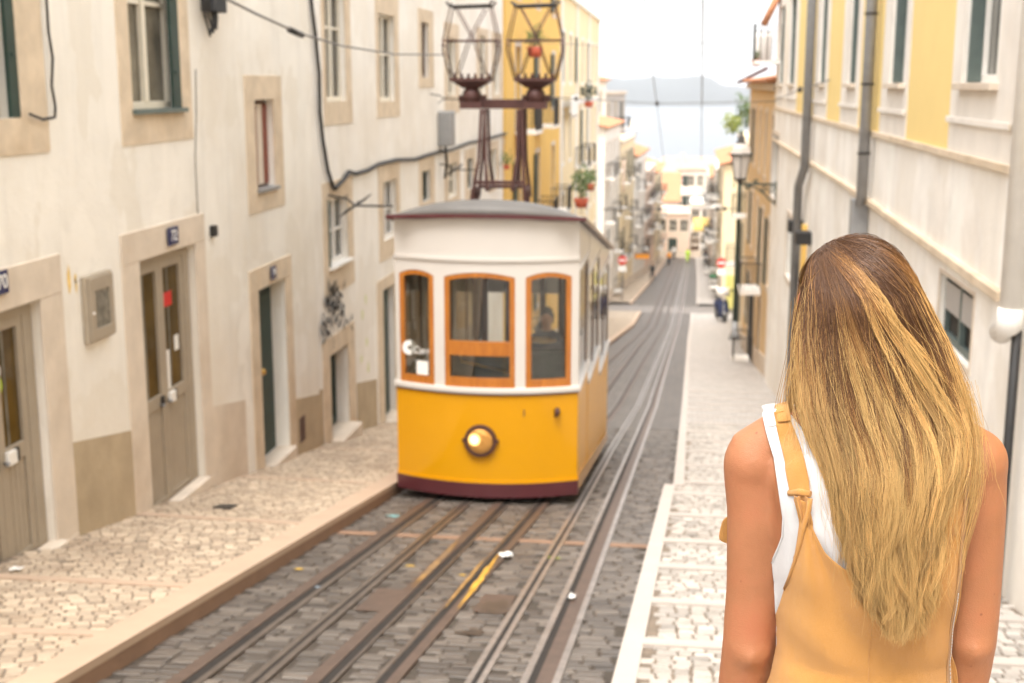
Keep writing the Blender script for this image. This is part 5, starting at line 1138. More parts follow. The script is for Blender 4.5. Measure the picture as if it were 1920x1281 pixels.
# ------------------------------------------------------------ people further down and the driver
def person(p, label, rz, top, legs, hair='hair_far', stride=.18, arm=.1, h=1.7, cap=None, hold=None, bag=None):
    k = empty('person', p, rz, label, 'person'); k.scale = (h / 1.7,) * 3; mb = MB(); E_ = lambda x, y, z, a, b: mb.ell(x, y, z, a, b, 12)
    mb.loft([E_(0, 0, .80, .15, .10), E_(0, 0, .95, .165, .115), E_(0, 0, 1.1, .135, .10), E_(0, 0, 1.28, .17, .115), E_(0, 0, 1.40, .17, .09), E_(0, 0, 1.45, .07, .06), E_(0, .0, 1.52, .05, .055)])
    mb.loft([E_(0, .0, 1.49, .045, .055), E_(0, .015, 1.54, .062, .08), E_(0, .01, 1.62, .075, .095), E_(0, 0, 1.69, .055, .07), E_(0, 0, 1.72, .02, .03)])
    mb.sphere((0, .10, 1.585), (.012, .018, .02), 6, 5)
    legp = []; armp = []
    for s_ in (-1, 1):
        f = s_ * stride; legp.append([(s_ * .085, 0, .86), (s_ * .095, f * .55 + .03, .46), (s_ * .095, f - (.05 if f < 0 else 0), .09), (s_ * .10, f + .05, .04), (s_ * .105, f + .17, .03)])
        armp.append([(s_ * .17, 0, 1.38), (s_ * .215, -f * .3, 1.10), (s_ * .20, -f * .6 + arm, .88), (s_ * .19, -f * .65 + arm + .02, .78)])
    for P_ in legp: mb.tube(P_, [.085, .058, .042, .045, .03], 10)
    for P_ in armp: mb.tube(P_, [.052, .042, .030, .032], 8)
    o = mb.build('body', 'skin_far', k); rm = o.modifiers.new('r', 'REMESH'); rm.mode = 'VOXEL'; rm.voxel_size = .018; rm.use_smooth_shade = True
    c = MB(); c.loft([c.ell(0, 0, .86, .175, .13, 14), c.ell(0, 0, 1.0, .18, .13, 14), c.ell(0, 0, 1.28, .195, .135, 14), c.ell(0, 0, 1.41, .18, .105, 14), c.ell(0, 0, 1.465, .08, .07, 14)])
    for P_ in armp: c.tube(P_[:3], [.068, .056, .044], 10)
    c.build('jacket', top, k)
    c = MB()
    for P_ in legp: c.tube(P_[:3], [.105, .078, .065], 10)
    c.loft([c.ell(0, 0, .78, .17, .12, 14), c.ell(0, 0, .92, .172, .125, 14)]); c.build('trousers', legs, k)
    c = MB()
    for P_ in legp: c.sphere((P_[3][0], P_[3][1] + .05, .045), (.05, .135, .045), 10, 6)
    c.build('shoes', 'black', k)
    c = MB(); c.loft([c.ell(0, -.03, 1.55, .075, .075, 12), c.ell(0, -.015, 1.64, .085, .10, 12), c.ell(0, -.01, 1.71, .06, .08, 12), c.ell(0, -.01, 1.74, .02, .03, 12)]); c.build('hair', hair, k)
    if bag:
        k2 = MB().box(-.14, .14, -.30, -.14, 1.0, 1.40).build('backpack', bag, None, bevel=.03); k2.location = p; k2.rotation_euler = (0, 0, rz); tag(k2, 'dark backpack on the walker at the left kerb', 'backpack')
    return k
pA = (-2.559,117.81,-17.838); person(pA, 'person in dark clothes walking by the wall on the left past the crossing', R(165), 'charcoal', 'charcoal', stride=.25, bag='charcoal')
pB = (-1.383,151.259,-20.953); person(pB, 'person in a dark coat with an orange red top standing far down on the left', R(10), 'orange', 'charcoal')
pC = (0.823,156.665,-21.332); person(pC, 'person in a bright yellow green vest at the foot of the street', R(180), 'hivis', 'hivis')
pD = (2.904,150.507,-20.771); person(pD, 'person in navy under the yellow awning at the foot of the street', R(200), 'navy', 'navy')
pE = (-0.877,159.23,-21.512); person((pE[0], pE[1] + 3, G(pE[1] + 3)), 'person in a white shirt behind the dark coat, far down on the left', R(180), 'paper', 'charcoal')
drv = (TX + .62, TY + .95, TZ + .42); person(drv, 'tram driver in dark clothes standing behind the right front window', R(180), 'charcoal', 'charcoal', stride=.0, arm=.12, h=1.72)
# parked scooters' distant cousins are left out: only what the photograph shows
# ------------------------------------------------------------ haze
hm = bpy.data.materials.new('haze_air'); hm.use_nodes = True; hm.node_tree.nodes.clear()
pv = hm.node_tree.nodes.new('ShaderNodeVolumePrincipled'); pv.inputs['Color'].default_value = (.93, .95, .97, 1); pv.inputs['Density'].default_value = .0002; pv.inputs['Anisotropy'].default_value = .2
ho = hm.node_tree.nodes.new('ShaderNodeOutputMaterial'); hm.node_tree.links.new(pv.outputs[0], ho.inputs['Volume'])
hz = MB().box(-7000, 7000, -80, 21000, -62, 60).build('haze', hm); tag(hz, kind='stuff')

# ------------------------------------------------------------ the woman in the foreground
WX, WY_, WZ = 0.3294, 2.0, -1.92
Wm = empty('person', (WX, WY_, WZ), 0, 'woman from behind with long blonde hair, white vest and yellow dungarees', 'person')
Wm.rotation_euler = (0, -0.02733, 0)
m, n, l, bs = nt('tanned_skin'); co = n.new('ShaderNodeTexCoord').outputs['Object']
c = mixc(n, l, ramp(n, l, noise(n, l, co, 14, 5), .3, .7), (.325, .132, .058), (.405, .17, .078))
c = mixc(n, l, ramp(n, l, noise(n, l, co, 7, 5, .7), .42, .7, 0, .75), c, (.36, .12, .055))
vo = n.new('ShaderNodeTexVoronoi'); vo.inputs['Scale'].default_value = 26; l.new(co, vo.inputs['Vector'])
c = mixc(n, l, ramp(n, l, vo.outputs['Distance'], .045, .075, .75, 0), c, (.20, .07, .035))
l.new(c, bs.inputs['Base Color']); bs.inputs['Roughness'].default_value = .52; bs.inputs['Specular IOR Level'].default_value = .4
bs.inputs['Subsurface Weight'].default_value = .12; bs.inputs['Subsurface Radius'].default_value = (1, .35, .2); bs.inputs['Subsurface Scale'].default_value = .012
hh = n.new('ShaderNodeMath'); hh.operation = 'ADD'; l.new(noise(n, l, co, 120, 3), hh.inputs[0]); l.new(noise(n, l, co, 600, 2), hh.inputs[1]); bump(n, l, bs, hh.outputs[0], .45, .0016)
M['skin'] = m
mb = MB(); E_ = lambda x, y, z, a, b, p=2.3: mb.ell(x, y, z, a, b, 28, p)
TT = [(.72, .165, .12, -.005), (.80, .178, .122, -.01), (.88, .172, .115, -.01), (.96, .140, .100, 0), (1.03, .126, .092, .002), (1.10, .131, .098, -.004), (1.18, .140, .106, -.010), (1.26, .150, .108, -.014), (1.32, .155, .098, -.014), (1.37, .145, .078, -.010), (1.405, .115, .058, -.004), (1.43, .07, .05, 0)]
def tt(z):
    if z <= TT[0][0]: return TT[0][1:]
    for p, q in zip(TT, TT[1:]):
        if z <= q[0]: t = (z - p[0]) / (q[0] - p[0]); return tuple(p[i] + (q[i] - p[i]) * t for i in (1, 2, 3))
    return TT[-1][1:]
def yb(x, z, o=0):
    a, b, cy = tt(z); k = min(.985, abs(x) / a); return cy - (b * (1 - k ** 2.3) ** (1 / 2.3) + o)
def yfr(x, z, o=0):
    a, b, cy = tt(z); k = min(.985, abs(x) / a); return cy + (b * (1 - k ** 2.3) ** (1 / 2.3) + o)
mb.loft([E_(0, t[3], t[0], t[1], t[2]) for t in TT])
mb.tube([(-.004, 0, 1.38), (-.012, .008, 1.46), (-.018, .012, 1.53)], [.062, .052, .052], 20)
A_ = lambda q, y: (q[0], y, q[1])
aL = [A_((-0.172,1.339), -.004), A_((-0.166,1.252), -.006), A_((-0.168,1.125), -.006), A_((-0.174,1.032), -.010), A_((-0.181,0.955), .004), (-.192, .035, .86), (-.192, .075, .75)]
aR = [A_((0.171,1.343), -.004), A_((0.174,1.258), -.006), A_((0.174,1.134), -.006), A_((0.171,1.052), -.010), A_((0.165,0.968), .004), (.160, .040, .86), (.156, .085, .75)]
sL = (-0.17,1.334); sR = (0.173,1.338)
for s in (-1, 1):
    mb.tube([(s * .01, .0, 1.420), (s * .08, -.004, 1.396), (s * .135, -.006, 1.380), (s * .172, -.005, 1.345)], [.048, .038, .037, .046], 16)
    q_ = sL if s < 0 else sR; mb.sphere((q_[0], -.004, q_[1]), (.047, .052, .054), 20, 14)
    mb.sphere((s * .085, -.070, 1.30), (.055, .033, .075), 16, 10)
for P_ in (aL, aR): mb.tube(P_, [.047, .0455, .0440, .0435, .0425, .036, .026], 24); mb.sphere((P_[3][0], P_[3][1] - .012, P_[3][2] - .01), (.034, .036, .036), 14, 10)
for (cx_, cz_, y_) in ((aL[3][0], aL[3][1 + 1] - .004, aL[3][1]), (aR[3][0], aR[3][2] - .002, aR[3][1])):
    for k in range(2): mb.tube([(cx_ - .030, y_ - .030, cz_ - .012 * k + .006), (cx_, y_ - .0455, cz_ - .012 * k), (cx_ + .030, y_ - .032, cz_ - .012 * k + .004)], [.004, .0065, .004], 8)
# hands: palm, four fingers, thumb
for s, w in ((-1, aL[-1]), (1, aR[-1])):
    wx_, wy_, wz_ = w
    mb.loft([mb.ell(wx_, wy_, wz_ + .01, .018, .026, 14), mb.ell(wx_, wy_ + .006, wz_ - .03, .016, .036, 14), mb.ell(wx_, wy_ + .012, wz_ - .075, .014, .040, 14), mb.ell(wx_ - s * .002, wy_ + .014, wz_ - .095, .011, .037, 14)])
    for i, (dy, L_) in enumerate(((.042, .070), (.018, .080), (-.005, .075), (-.026, .058))):
        a = (wx_, wy_ + dy, wz_ - .085); mb.tube([a, (a[0] - s * .006, a[1] + .004, a[2] - L_ * .45), (a[0] - s * .018, a[1] + .006, a[2] - L_ * .75), (a[0] - s * .032, a[1] + .006, a[2] - L_)], [.0095, .0088, .008, .0065], 10)
    mb.tube([(wx_ - s * .004, wy_ + .025, wz_ - .025), (wx_ - s * .016, wy_ + .055, wz_ - .055), (wx_ - s * .020, wy_ + .062, wz_ - .088)], [.013, .011, .008], 10)
HX = -.022
# head with nose, brow, chin
mb.sphere((HX, .012, 1.590), (.073, .092, .096), 26, 18); mb.loft([E_(HX, .030, 1.495, .030, .040, 2), E_(HX, .034, 1.52, .050, .062, 2), E_(HX, .028, 1.56, .062, .078, 2), E_(HX, .02, 1.60, .068, .085, 2)])
mb.tube([(HX, .100, 1.605), (HX, .116, 1.572), (HX, .112, 1.562)], [.009, .013, .010], 10); mb.tube([(HX - .02, .103, 1.535), (HX, .109, 1.537), (HX + .02, .103, 1.535)], .007, 8)
for s in (-1, 1): mb.sphere((HX + s * .074, .012, 1.585), (.010, .018, .030), 12, 8)
# legs and feet
for s in (-1, 1):
    mb.tube([(s * .085, 0, .84), (s * .09, .005, .65), (s * .09, .01, .47), (s * .09, 0, .36), (s * .09, -.005, .10), (s * .09, .0, .05)], [.090, .075, .055, .054, .036, .042], 20)
    mb.loft([mb.ell(s * .09, -.05, .045, .03, .02, 14), mb.ell(s * .095, .0, .035, .038, .07, 14), mb.ell(s * .095, .06, .02, .044, .12, 14)])
body = mb.build('body', 'skin', Wm)
rm = body.modifiers.new('join', 'REMESH'); rm.mode = 'VOXEL'; rm.voxel_size = .0065; rm.use_smooth_shade = True
sm = body.modifiers.new('soft', 'SMOOTH'); sm.iterations = 9; sm.factor = .6
for s in (-1, 1):
    e = MB().sphere((HX + s * .031, .094, 1.60), (.013, .010, .011), 12, 8).build('eye', 'paper', Wm); MB().sphere((HX + s * .031, .1025, 1.60), (.006, .003, .006), 10, 6).build('iris', 'navy', e)
    sh_ = MB(); sh_.loft([sh_.ell(s * .095, .035, .0, .05, .135, 20, 2.6), sh_.ell(s * .095, .035, .035, .052, .137, 20, 2.6), sh_.ell(s * .093, .02, .075, .044, .10, 20, 2.3), sh_.ell(s * .09, -.005, .11, .046, .055, 20)]).build('shoe', 'paper', Wm)
# ---- cloth materials
def cloth(name, c0, wv=900, sheen=.2, bs_=.25, var=.06, dirt=None):
    m, n, l, bs = nt(name); co = n.new('ShaderNodeTexCoord').outputs['Object']
    a = mixc(n, l, ramp(n, l, noise(n, l, co, 9, 5), .3, .7), tuple(v * (1 - var) for v in c0), c0)
    wv1 = noise(n, l, co, 260, 3, .6, (1, 1, 4)); a = mixc(n, l, ramp(n, l, wv1, .45, .75, 0, .16), a, tuple(v * .72 for v in c0))
    l.new(a, bs.inputs['Base Color']); bs.inputs['Roughness'].default_value = .85; bs.inputs['Sheen Weight'].default_value = sheen; bs.inputs['Specular IOR Level'].default_value = .25
    w1 = noise(n, l, co, wv, 2, .5, (1, 1, 3)); w2 = noise(n, l, co, 16, 3, .6, (1, 1, .45)); h = n.new('ShaderNodeMath'); h.operation = 'MULTIPLY_ADD'; l.new(w2, h.inputs[0]); h.inputs[1].default_value = 3.2; l.new(w1, h.inputs[2])
    bump(n, l, bs, h.outputs[0], bs_, .0028 if c0[2] > .3 else .005); return m
M['vest'] = cloth('white_slub_cotton', (.60, .585, .575), 700, .1, .35)
M['dung'] = cloth('golden_yellow_linen', (.66, .31, .070), 800, .25, .75, .12)
M['trim'] = cloth('brown_lace_trim', (.47, .25, .10), 500, .2, .5, .4)
def wrap(o, off, snap=False):
    s_ = o.modifiers.new('fit', 'SHRINKWRAP'); s_.target = body; s_.wrap_method = 'NEAREST_SURFACEPOINT'; s_.wrap_mode = 'OUTSIDE_SURFACE' if snap else 'OUTSIDE'; s_.offset = off
def solid(o, t=.0022, sub=1):
    s_ = o.modifiers.new('thick', 'SOLIDIFY'); s_.thickness = t; s_.offset = 1
    if sub: b = o.modifiers.new('sub', 'SUBSURF'); b.levels = b.render_levels = sub
def curve(pts, key=1):   # table (x,z): interpolate x from z
    P = sorted(pts, key=lambda p: p[1])
    def f(z):
        if z <= P[0][1]: return P[0][0]
        for a, b in zip(P, P[1:]):
            if z <= b[1]: return a[0] + (b[0] - a[0]) * (z - a[1]) / max(1e-6, b[1] - a[1])
        return P[-1][0]
    return f
# ---- white vest
Lh = [(-0.157,1.421), (-0.149,1.39), (-0.14,1.357), (-0.131,1.315), (-0.127,1.273), (-0.129,1.239), (-0.135,1.209), (-0.14,1.183), (-.139, 1.10), (-.138, .90)]
fL = curve(Lh); fR = lambda z: -fL(z)
top_x = [(u_,) + q_ for u_, q_ in ((0, (-0.157,1.421)), (.06, (-0.141,1.426)), (.115, (-0.125,1.426)), (.17, (-0.112,1.413)), (.25, (-0.088,1.396)), (.35, (-0.062,1.383)))]; top_x.append((.5, 0, ((-0.014,1.373))[1]))
def topc(u):
    uu = min(u, 1 - u)
    for a, b in zip(top_x, top_x[1:]):
        if uu <= b[0]: t = (uu - a[0]) / (b[0] - a[0]); x = a[1] + (b[1] - a[1]) * t; z = a[2] + (b[2] - a[2]) * t; break
    return (x if u <= .5 else -x), z
for side, nm_v in ((-1, 'vest'), (1, 'vest')):
    rows = []
    for j in range(41):
        v = j / 40; row = []
        for i in range(61):
            u = i / 60; xt, zt_ = topc(u); zt_ -= (.10 if side > 0 and .12 < u < .88 else 0); z = .93 + v * (zt_ - .93)
            a, b = fL(z), fR(z); st = (xt - fL(min(zt_, 1.404))) / max(1e-5, fR(min(zt_, 1.404)) - fL(min(zt_, 1.404))); s = u + (max(0, min(1, st)) - u) * v ** 1.5
            x = a + (b - a) * s; fold = .0025 * math.sin(z * 46 + x * 60) * (1 - v) + .0015 * math.sin(x * 190 + z * 20)
            y = yb(x, z, .006 + fold) if side < 0 else yfr(x, z, .006)
            row.append((x, y, z))
        rows.append(row)
    o = MB().grid(rows).build('vest', 'vest', Wm); wrap(o, .0035); solid(o, .002)
    # hem along the armhole and neck
# straps over the shoulders
for s in (-1, 1):
    rows = []
    for k in range(13):
        t = -1 + 2 * k / 12; y = t * .052 - .004; z = 1.412 + .010 * (1 - t * t); rows.append([(s * (.156 - .033 * i / 4), y, z + .002 * i) for i in range(5)])
    o = MB().grid(rows).build('vest_strap', 'vest', Wm); wrap(o, .0045, True); solid(o, .002)
hem = [(x, yb(x, z, .010), z) for x, z in Lh[:8]]
o = MB().tube(hem, .0016, 6).build('hem', 'vest', Wm); wrap(o, .006)
# ---- dungarees: back panel
topd = [(-0.115,1.31), (-0.106,1.309), (-0.095,1.307), (-0.088,1.27), (-0.069,1.233), (-0.033,1.205), (0.014,1.203), (0.056,1.239), (0.089,1.294), (0.123,1.312), (0.14,1.32)]
Ld = curve([(-0.115,1.31), (-0.106,1.269), (-0.109,1.239), (-0.115,1.196), (-0.125,1.149), (-0.133,1.105), (-0.141,1.061), (-0.149,1.01), (-.165, .93), (-.18, .84)])
Rd = curve([(0.141,1.32), (0.146,1.236), (0.15,1.149), (0.158,0.988), (.175, .88), (.19, .84)])
ut = [0]; 
for a, b in zip(topd, topd[1:]): ut.append(ut[-1] + abs(b[0] - a[0]) + .35 * abs(b[1] - a[1]))
ut = [v / ut[-1] for v in ut]
def topdc(u):
    for i in range(len(ut) - 1):
        if u <= ut[i + 1] + 1e-9: t = (u - ut[i]) / (ut[i + 1] - ut[i]); return topd[i][0] + (topd[i + 1][0] - topd[i][0]) * t, topd[i][1] + (topd[i + 1][1] - topd[i][1]) * t
    return topd[-1]
def dy(x, z):
    """loose hang and folds that fan out from the strap"""
    t = max(0, (1.28 - z) / .4); ax, az = -.100, 1.30; ang = math.atan2(x - ax, az - z + 1e-4); d = math.hypot(x - ax, az - z)
    f = .0070 * math.sin(ang * 13 + .6) * math.exp(-((d - .13) / .13) ** 2) + .0045 * math.sin(x * 47 + 3 * z + 1) * t + .0035 * math.sin((x * .8 + z * 1.2) * 52) * max(0, .25 - abs(z - 1.03)) * 4
    ang2 = math.atan2(.145 - x, 1.31 - z + 1e-4); f += .0045 * math.sin(ang2 * 12) * math.exp(-((math.hypot(.145 - x, 1.31 - z) - .12) / .12) ** 2)
    return .014 + .022 * t + f
rows = []
for j in range(71):
    v = j / 70; row = []
    for i in range(81):
        u = i / 80; xt, zt_ = topdc(u); z = .84 + v * (zt_ - .84); a, b = Ld(z), Rd(z)
        a0, b0 = Ld(zt_), Rd(zt_); st = (xt - a0) / max(1e-5, b0 - a0); s = u + (max(0, min(1, st)) - u) * v ** 1.3
        x = a + (b - a) * s; k = abs(2 * s - 1); y = yb(x * .93, z, dy(x, z)) + .035 * max(0, k - .88) / .12 * max(0, 1 - 1.35 * v); row.append((x, y, z))
    rows.append(row)
o = MB().grid(rows).build('dungarees', 'dung', Wm); wrap(o, .009); solid(o, .0022); DB = o
# front bib and lower garment
rows = []
for j in range(25):
    z = .84 + .44 * j / 24; a, b = (Ld(z), Rd(z)) if z < 1.1 else (Ld(1.1) * (1 - (z - 1.1) * 1.2), Rd(1.1) * (1 - (z - 1.1) * 1.2))
    rows.append([(a + (b - a) * i / 30, yfr((a + (b - a) * i / 30) * .93, z, .02) - .03 * max(0, abs(2 * i / 30 - 1) - .86) / .14, z) for i in range(31)])
o = MB().grid(rows).build('bib', 'dung', Wm); wrap(o, .009); solid(o, .0022)
mb = MB()
for s in (-1, 1):
    mb.loft([mb.ell(s * .095, 0, .90, .098, .140, 32), mb.ell(s * .10, 0, .75, .115, .14, 32), mb.ell(s * .10, .0, .5, .11, .125, 32), mb.ell(s * .10, 0, .22, .10, .11, 32)], False)
mb.build('trouser_legs', 'dung', Wm)
# strap with loop, knot and twisted tail
def band(name, Lp, Rp, mat, off, yfun, n=26, m_=7, par=Wm):
    def smp(P, t):
        f = t * (len(P) - 1); i = min(int(f), len(P) - 2); u = f - i; a, b, c, d = P[max(0, i - 1)], P[i], P[i + 1], P[min(len(P) - 1, i + 2)]
        return tuple(.5 * (2 * b[k] + (c[k] - a[k]) * u + (2 * a[k] - 5 * b[k] + 4 * c[k] - d[k]) * u * u + (3 * b[k] - a[k] - 3 * c[k] + d[k]) * u ** 3) for k in (0, 1))
    rows = []
    for j in range(n + 1):
        a, b = smp(Lp, j / n), smp(Rp, j / n); rows.append([(a[0] + (b[0] - a[0]) * i / m_, yfun(a[0] + (b[0] - a[0]) * i / m_, a[1] + (b[1] - a[1]) * i / m_, i / m_, j / n), a[1] + (b[1] - a[1]) * i / m_) for i in range(m_ + 1)])
    o = MB().grid(rows).build(name, mat, par); wrap(o, off); solid(o, .002); return o
st = band('strap', [(-0.141,1.424), (-0.136,1.398), (-0.129,1.365), (-0.123,1.336), (-0.121,1.316)], [(-0.123,1.427), (-0.11,1.4), (-0.099,1.369), (-0.093,1.341), (-0.091,1.318)], 'dung', .0075, lambda x, z, u, v: yb(x, z, .017))
rows = []
for k in range(11):
    t = -1 + 2 * k / 10; rows.append([(-.139 + .022 * i / 4, t * .055 - .002, 1.421 + .010 * (1 - t * t)) for i in range(5)])
o = MB().grid(rows).build('strap_top', 'dung', Wm); wrap(o, .0095, True); solid(o, .002)
mb = MB(); a, b = (-0.122,1.314), (-0.091,1.319)
mb.tube([(a[0], yb(a[0], a[1], .016), a[1]), ((a[0] + b[0]) / 2, yb(a[0], a[1], .024), (a[1] + b[1]) / 2 + .002), (b[0], yb(b[0], b[1], .018), b[1])], [.0045, .006, .005], 10).build('strap_loop', 'dung', Wm)
# gathered neck of cloth hanging from the loop down into the panel
band('gathered_tail', [(-0.116,1.314), (-0.108,1.289), (-0.103,1.269), (-0.107,1.244), (-0.114,1.205)], [(-0.094,1.316), (-0.091,1.289), (-0.092,1.269), (-0.09,1.244), (-0.085,1.206)], 'dung', .006, lambda x, z, u, v: yb(x, z, (.022 + .007 * math.sin(u * 8 + 2 * v)) * (1 - v) ** .7 + .006 * v), 26, 16)
mb = MB(); P_ = [(-0.092,1.314), (-0.094,1.295), (-0.101,1.269), (-0.105,1.244), (-0.111,1.214), (-0.118,1.183), (-0.125,1.153)]
mb.tube([(x, yb(x, z, .024), z) for x, z in P_], [.004, .004, .0042, .004, .003, .0025, .002], 8).build('rolled_edge', 'dung', Wm)
mb = MB(); P_ = [(0.001,1.105), (0.001,1.074), (0.001,1.043), (0.001,1.008), (0.001,0.964)]
mb.tube([(x, yb(x * .93, z, dy(x, z) + .0022), z) for x, z in P_], .0007, 6).build('seam', 'dung', Wm)
band('strap', [(0.136,1.407), (0.136,1.365), (0.133,1.322)], [(0.121,1.409), (0.12,1.364), (0.115,1.318)], 'dung', .0085, lambda x, z, u, v: yb(x, z, .012))
band('lace_trim', [(0.13,1.369), (0.131,1.318), (0.132,1.271), (0.133,1.219), (0.13,1.158), (0.128,1.096), (0.127,1.042), (0.126,0.978)], [(0.14,1.369), (0.141,1.318), (0.141,1.271), (0.141,1.219), (0.139,1.158), (0.136,1.096), (0.135,1.042), (0.135,0.979)], 'trim', .016, lambda x, z, u, v: yb(x * .93, z, dy(x, z)) - .007 + .012 * max(0, 1 - v * 2.2), 30, 5)
mb = MB(); a, b = (0.133,1.158), (0.132,0.97)
for k in range(34):
    t = k / 33; x = a[0] + (b[0] - a[0]) * t; z = a[1] + (b[1] - a[1]) * t
    mb.box(x - .0005, x + .0005, yb(x * .93, z, dy(x, z)) - .0120, yb(x * .93, z, dy(x, z)) - .0105, z - .0018, z + .0018)
o = mb.build('stitching', 'vest', Wm); wrap(o, .0195)
rows = [[(a0 + (a1 - a0) * i / 4, .045, z0 + (z1 - z0) * i / 4) for i in range(5)] for (a0, z0, a1, z1) in ((-.2165, 1.222, -.18, 1.24), (-.2205, 1.205, -.18, 1.215), (-.2235, 1.19, -.18, 1.19), (-.2215, 1.183, -.18, 1.165))]
o = MB().grid(rows, False).build('cloth_tie', 'dung', Wm); solid(o, .004)

# ---- hair
HL = [(0, q_) for q_ in ((-0.031,1.696), (-0.048,1.692), (-0.066,1.687), (-0.076,1.675), (-0.083,1.659), (-0.095,1.641), (-0.101,1.617), (-0.107,1.582), (-0.113,1.547), (-0.116,1.497), (-0.114,1.447), (-0.102,1.405), (-0.085,1.362), (-0.074,1.302), (-0.062,1.25), (-0.049,1.197), (-0.036,1.153), (-0.014,1.1), (0.004,1.029))]
HR = [(0, q_) for q_ in ((-0.007,1.695), (0.01,1.69), (0.027,1.681), (0.051,1.66), (0.068,1.638), (0.084,1.61), (0.102,1.576), (0.122,1.539), (0.137,1.498), (0.148,1.457), (0.155,1.415), (0.147,1.373), (0.132,1.331), (0.117,1.288), (0.109,1.244), (0.102,1.192), (0.102,1.139), (0.095,1.095), (0.088,1.031))]
zl_ = np.array([p[1][1] for p in HL])[::-1]; xl_ = np.array([p[1][0] for p in HL])[::-1]
zr_ = np.array([p[1][1] for p in HR])[::-1]; xr_ = np.array([p[1][0] for p in HR])[::-1]
zD = np.array([.9, 1.10, 1.2, 1.30, 1.40, 1.48, 1.54, 1.60, 1.64, 1.668, 1.682, 1.690, 1.696]); vD = np.array([.085, .095, .105, .112, .110, .108, .118, .120, .105, .080, .055, .030, .005])
zY = np.array([.9, 1.2, 1.35, 1.46, 1.56, 1.71]); vY = np.array([-.075, -.068, -.058, -.02, .012, .015])
def env(u, z, k=1.0):
    L_ = np.interp(z, zl_, xl_); R_ = np.interp(z, zr_, xr_); c = (L_ + R_) / 2; h = (R_ - L_) / 2
    x = c + h * (2 * u - 1) * (.5 + .5 * k); D = np.interp(z, zD, vD) * k
    y = np.interp(z, zY, vY) - D * np.sqrt(np.clip(1 - np.abs(2 * u - 1) ** 2.4, 0, 1)); return x, y
rg = np.random.default_rng(5)
NC = 230; cu = rg.random(NC); cu = np.clip(cu, .004, .996); order = np.argsort(cu)
N = 24000; NP = 26
cl = rg.integers(0, NC, N); u_e = np.clip(cu[cl] + rg.normal(0, .013, N), .002, .998)
lay_c = rg.uniform(.80, 1.0, NC); lay = np.clip(lay_c[cl] + rg.normal(0, .013, N), .8, 1.01)
kind = rg.random(N)
# roots on the skull: most leave the crown / parting, the rest start lower down and lie underneath
HC = np.array([HX + .004, .012, 1.592]); RD = np.array([.0875, .104, .1005]); ZS = 1.615
low = kind > .55
C0 = np.stack([-.50 + rg.normal(0, .09, N), -.34 + rg.normal(0, .20, N), np.full(N, .80)], 1); C0 /= np.linalg.norm(C0, axis=1, keepdims=True)
front = rg.random(N) < .10
# tip heights
ub = np.array([0, .06, .15, .28, .40, .52, .66, .80, .90, 1.0]); zb_t = np.array([q_[1] for q_ in ((-0.082,1.257), (-0.065,1.206), (-0.048,1.168), (-0.024,1.13), (-0.007,1.104), (0.017,1.096), (0.04,1.102), (0.071,1.115), (0.101,1.155), (0.115,1.211))])
ztip = np.interp(u_e, ub, zb_t) + rg.exponential(.040, N) + .0 + np.where(rg.random(N) < .10, rg.uniform(0, .18, N), 0)
zc_off = np.abs(rg.normal(0, .022, NC)); ztip = ztip + zc_off[cl]
NP = 32; NS = 11
t = np.linspace(0, 1, NP)[None, :]
TH = np.linspace(0, 1, NP - NS + 1)[None, 1:] if False else np.linspace(0, 1, NP - NS + 1)[None, :]
Zb = ZS + (ztip - ZS)[:, None] * TH ** 1.05
span = np.clip((ZS - Zb) / (ZS - rg.uniform(1.28, 1.46, NC)[cl][:, None]), 0, 1)
swirl = np.where(low, rg.normal(0, .04, N), -.20 * np.sin(u_e * 3.14) + rg.normal(0, .05, N))
swc = ((rg.random(NC) < .13) & (cu > .40))[cl] & ~low
swirl = np.where(swc, -.34 * u_e - .06 + rg.normal(0, .02, N), swirl); lay = np.where(swc, 1.005, lay)
u_s = np.clip(u_e + swirl, .01, .99)
kx_ = rg.uniform(.9, 1.7, NC)[cl][:, None]
Ub = u_e[:, None] + (u_s - u_e)[:, None] * (1 - span) ** kx_
Xb, Yb_ = env(Ub, Zb, lay[:, None])
Yb_ = Yb_ + np.where(front, rg.uniform(.03, .085, N), 0)[:, None] * (1 - TH) * (np.abs(2 * u_e - 1) > .7)[:, None]
Eend = np.stack([Xb[:, 0], Yb_[:, 0], Zb[:, 0]], 1)
d1 = (Eend - HC) / RD; r1 = np.linalg.norm(d1, axis=1); d1 /= r1[:, None]
f0 = np.where(low, rg.uniform(.25, .9, N), np.abs(rg.normal(0, .05, N)))
om = np.arccos(np.clip((C0 * d1).sum(1), -.999, .999))[:, None]
ff = f0[:, None] + (1 - f0)[:, None] * np.linspace(0, 1, NS)[None, :-1]
S_ = (np.sin((1 - ff) * om)[..., None] * C0[:, None] + np.sin(ff * om)[..., None] * d1[:, None]) / np.sin(om)[..., None]
rr0 = np.where(low, .955, 1.0 + .012 * rg.random(N)) * (.955 + .045 * (lay - .84) / .16)
rad_ = rr0[:, None] + (r1 - rr0)[:, None] * ff ** 2; lift = .022 * np.sin(np.pi * np.clip(ff * 1.5, 0, 1)) * (~low)[:, None]
Ps = HC + S_ * RD * (rad_ + lift)[..., None]
X = np.concatenate([Ps[..., 0], Xb], 1); Y = np.concatenate([Ps[..., 1], Yb_], 1); Z = np.concatenate([Ps[..., 2], Zb], 1)
NP = X.shape[1]; t = np.linspace(0, 1, NP)[None, :]
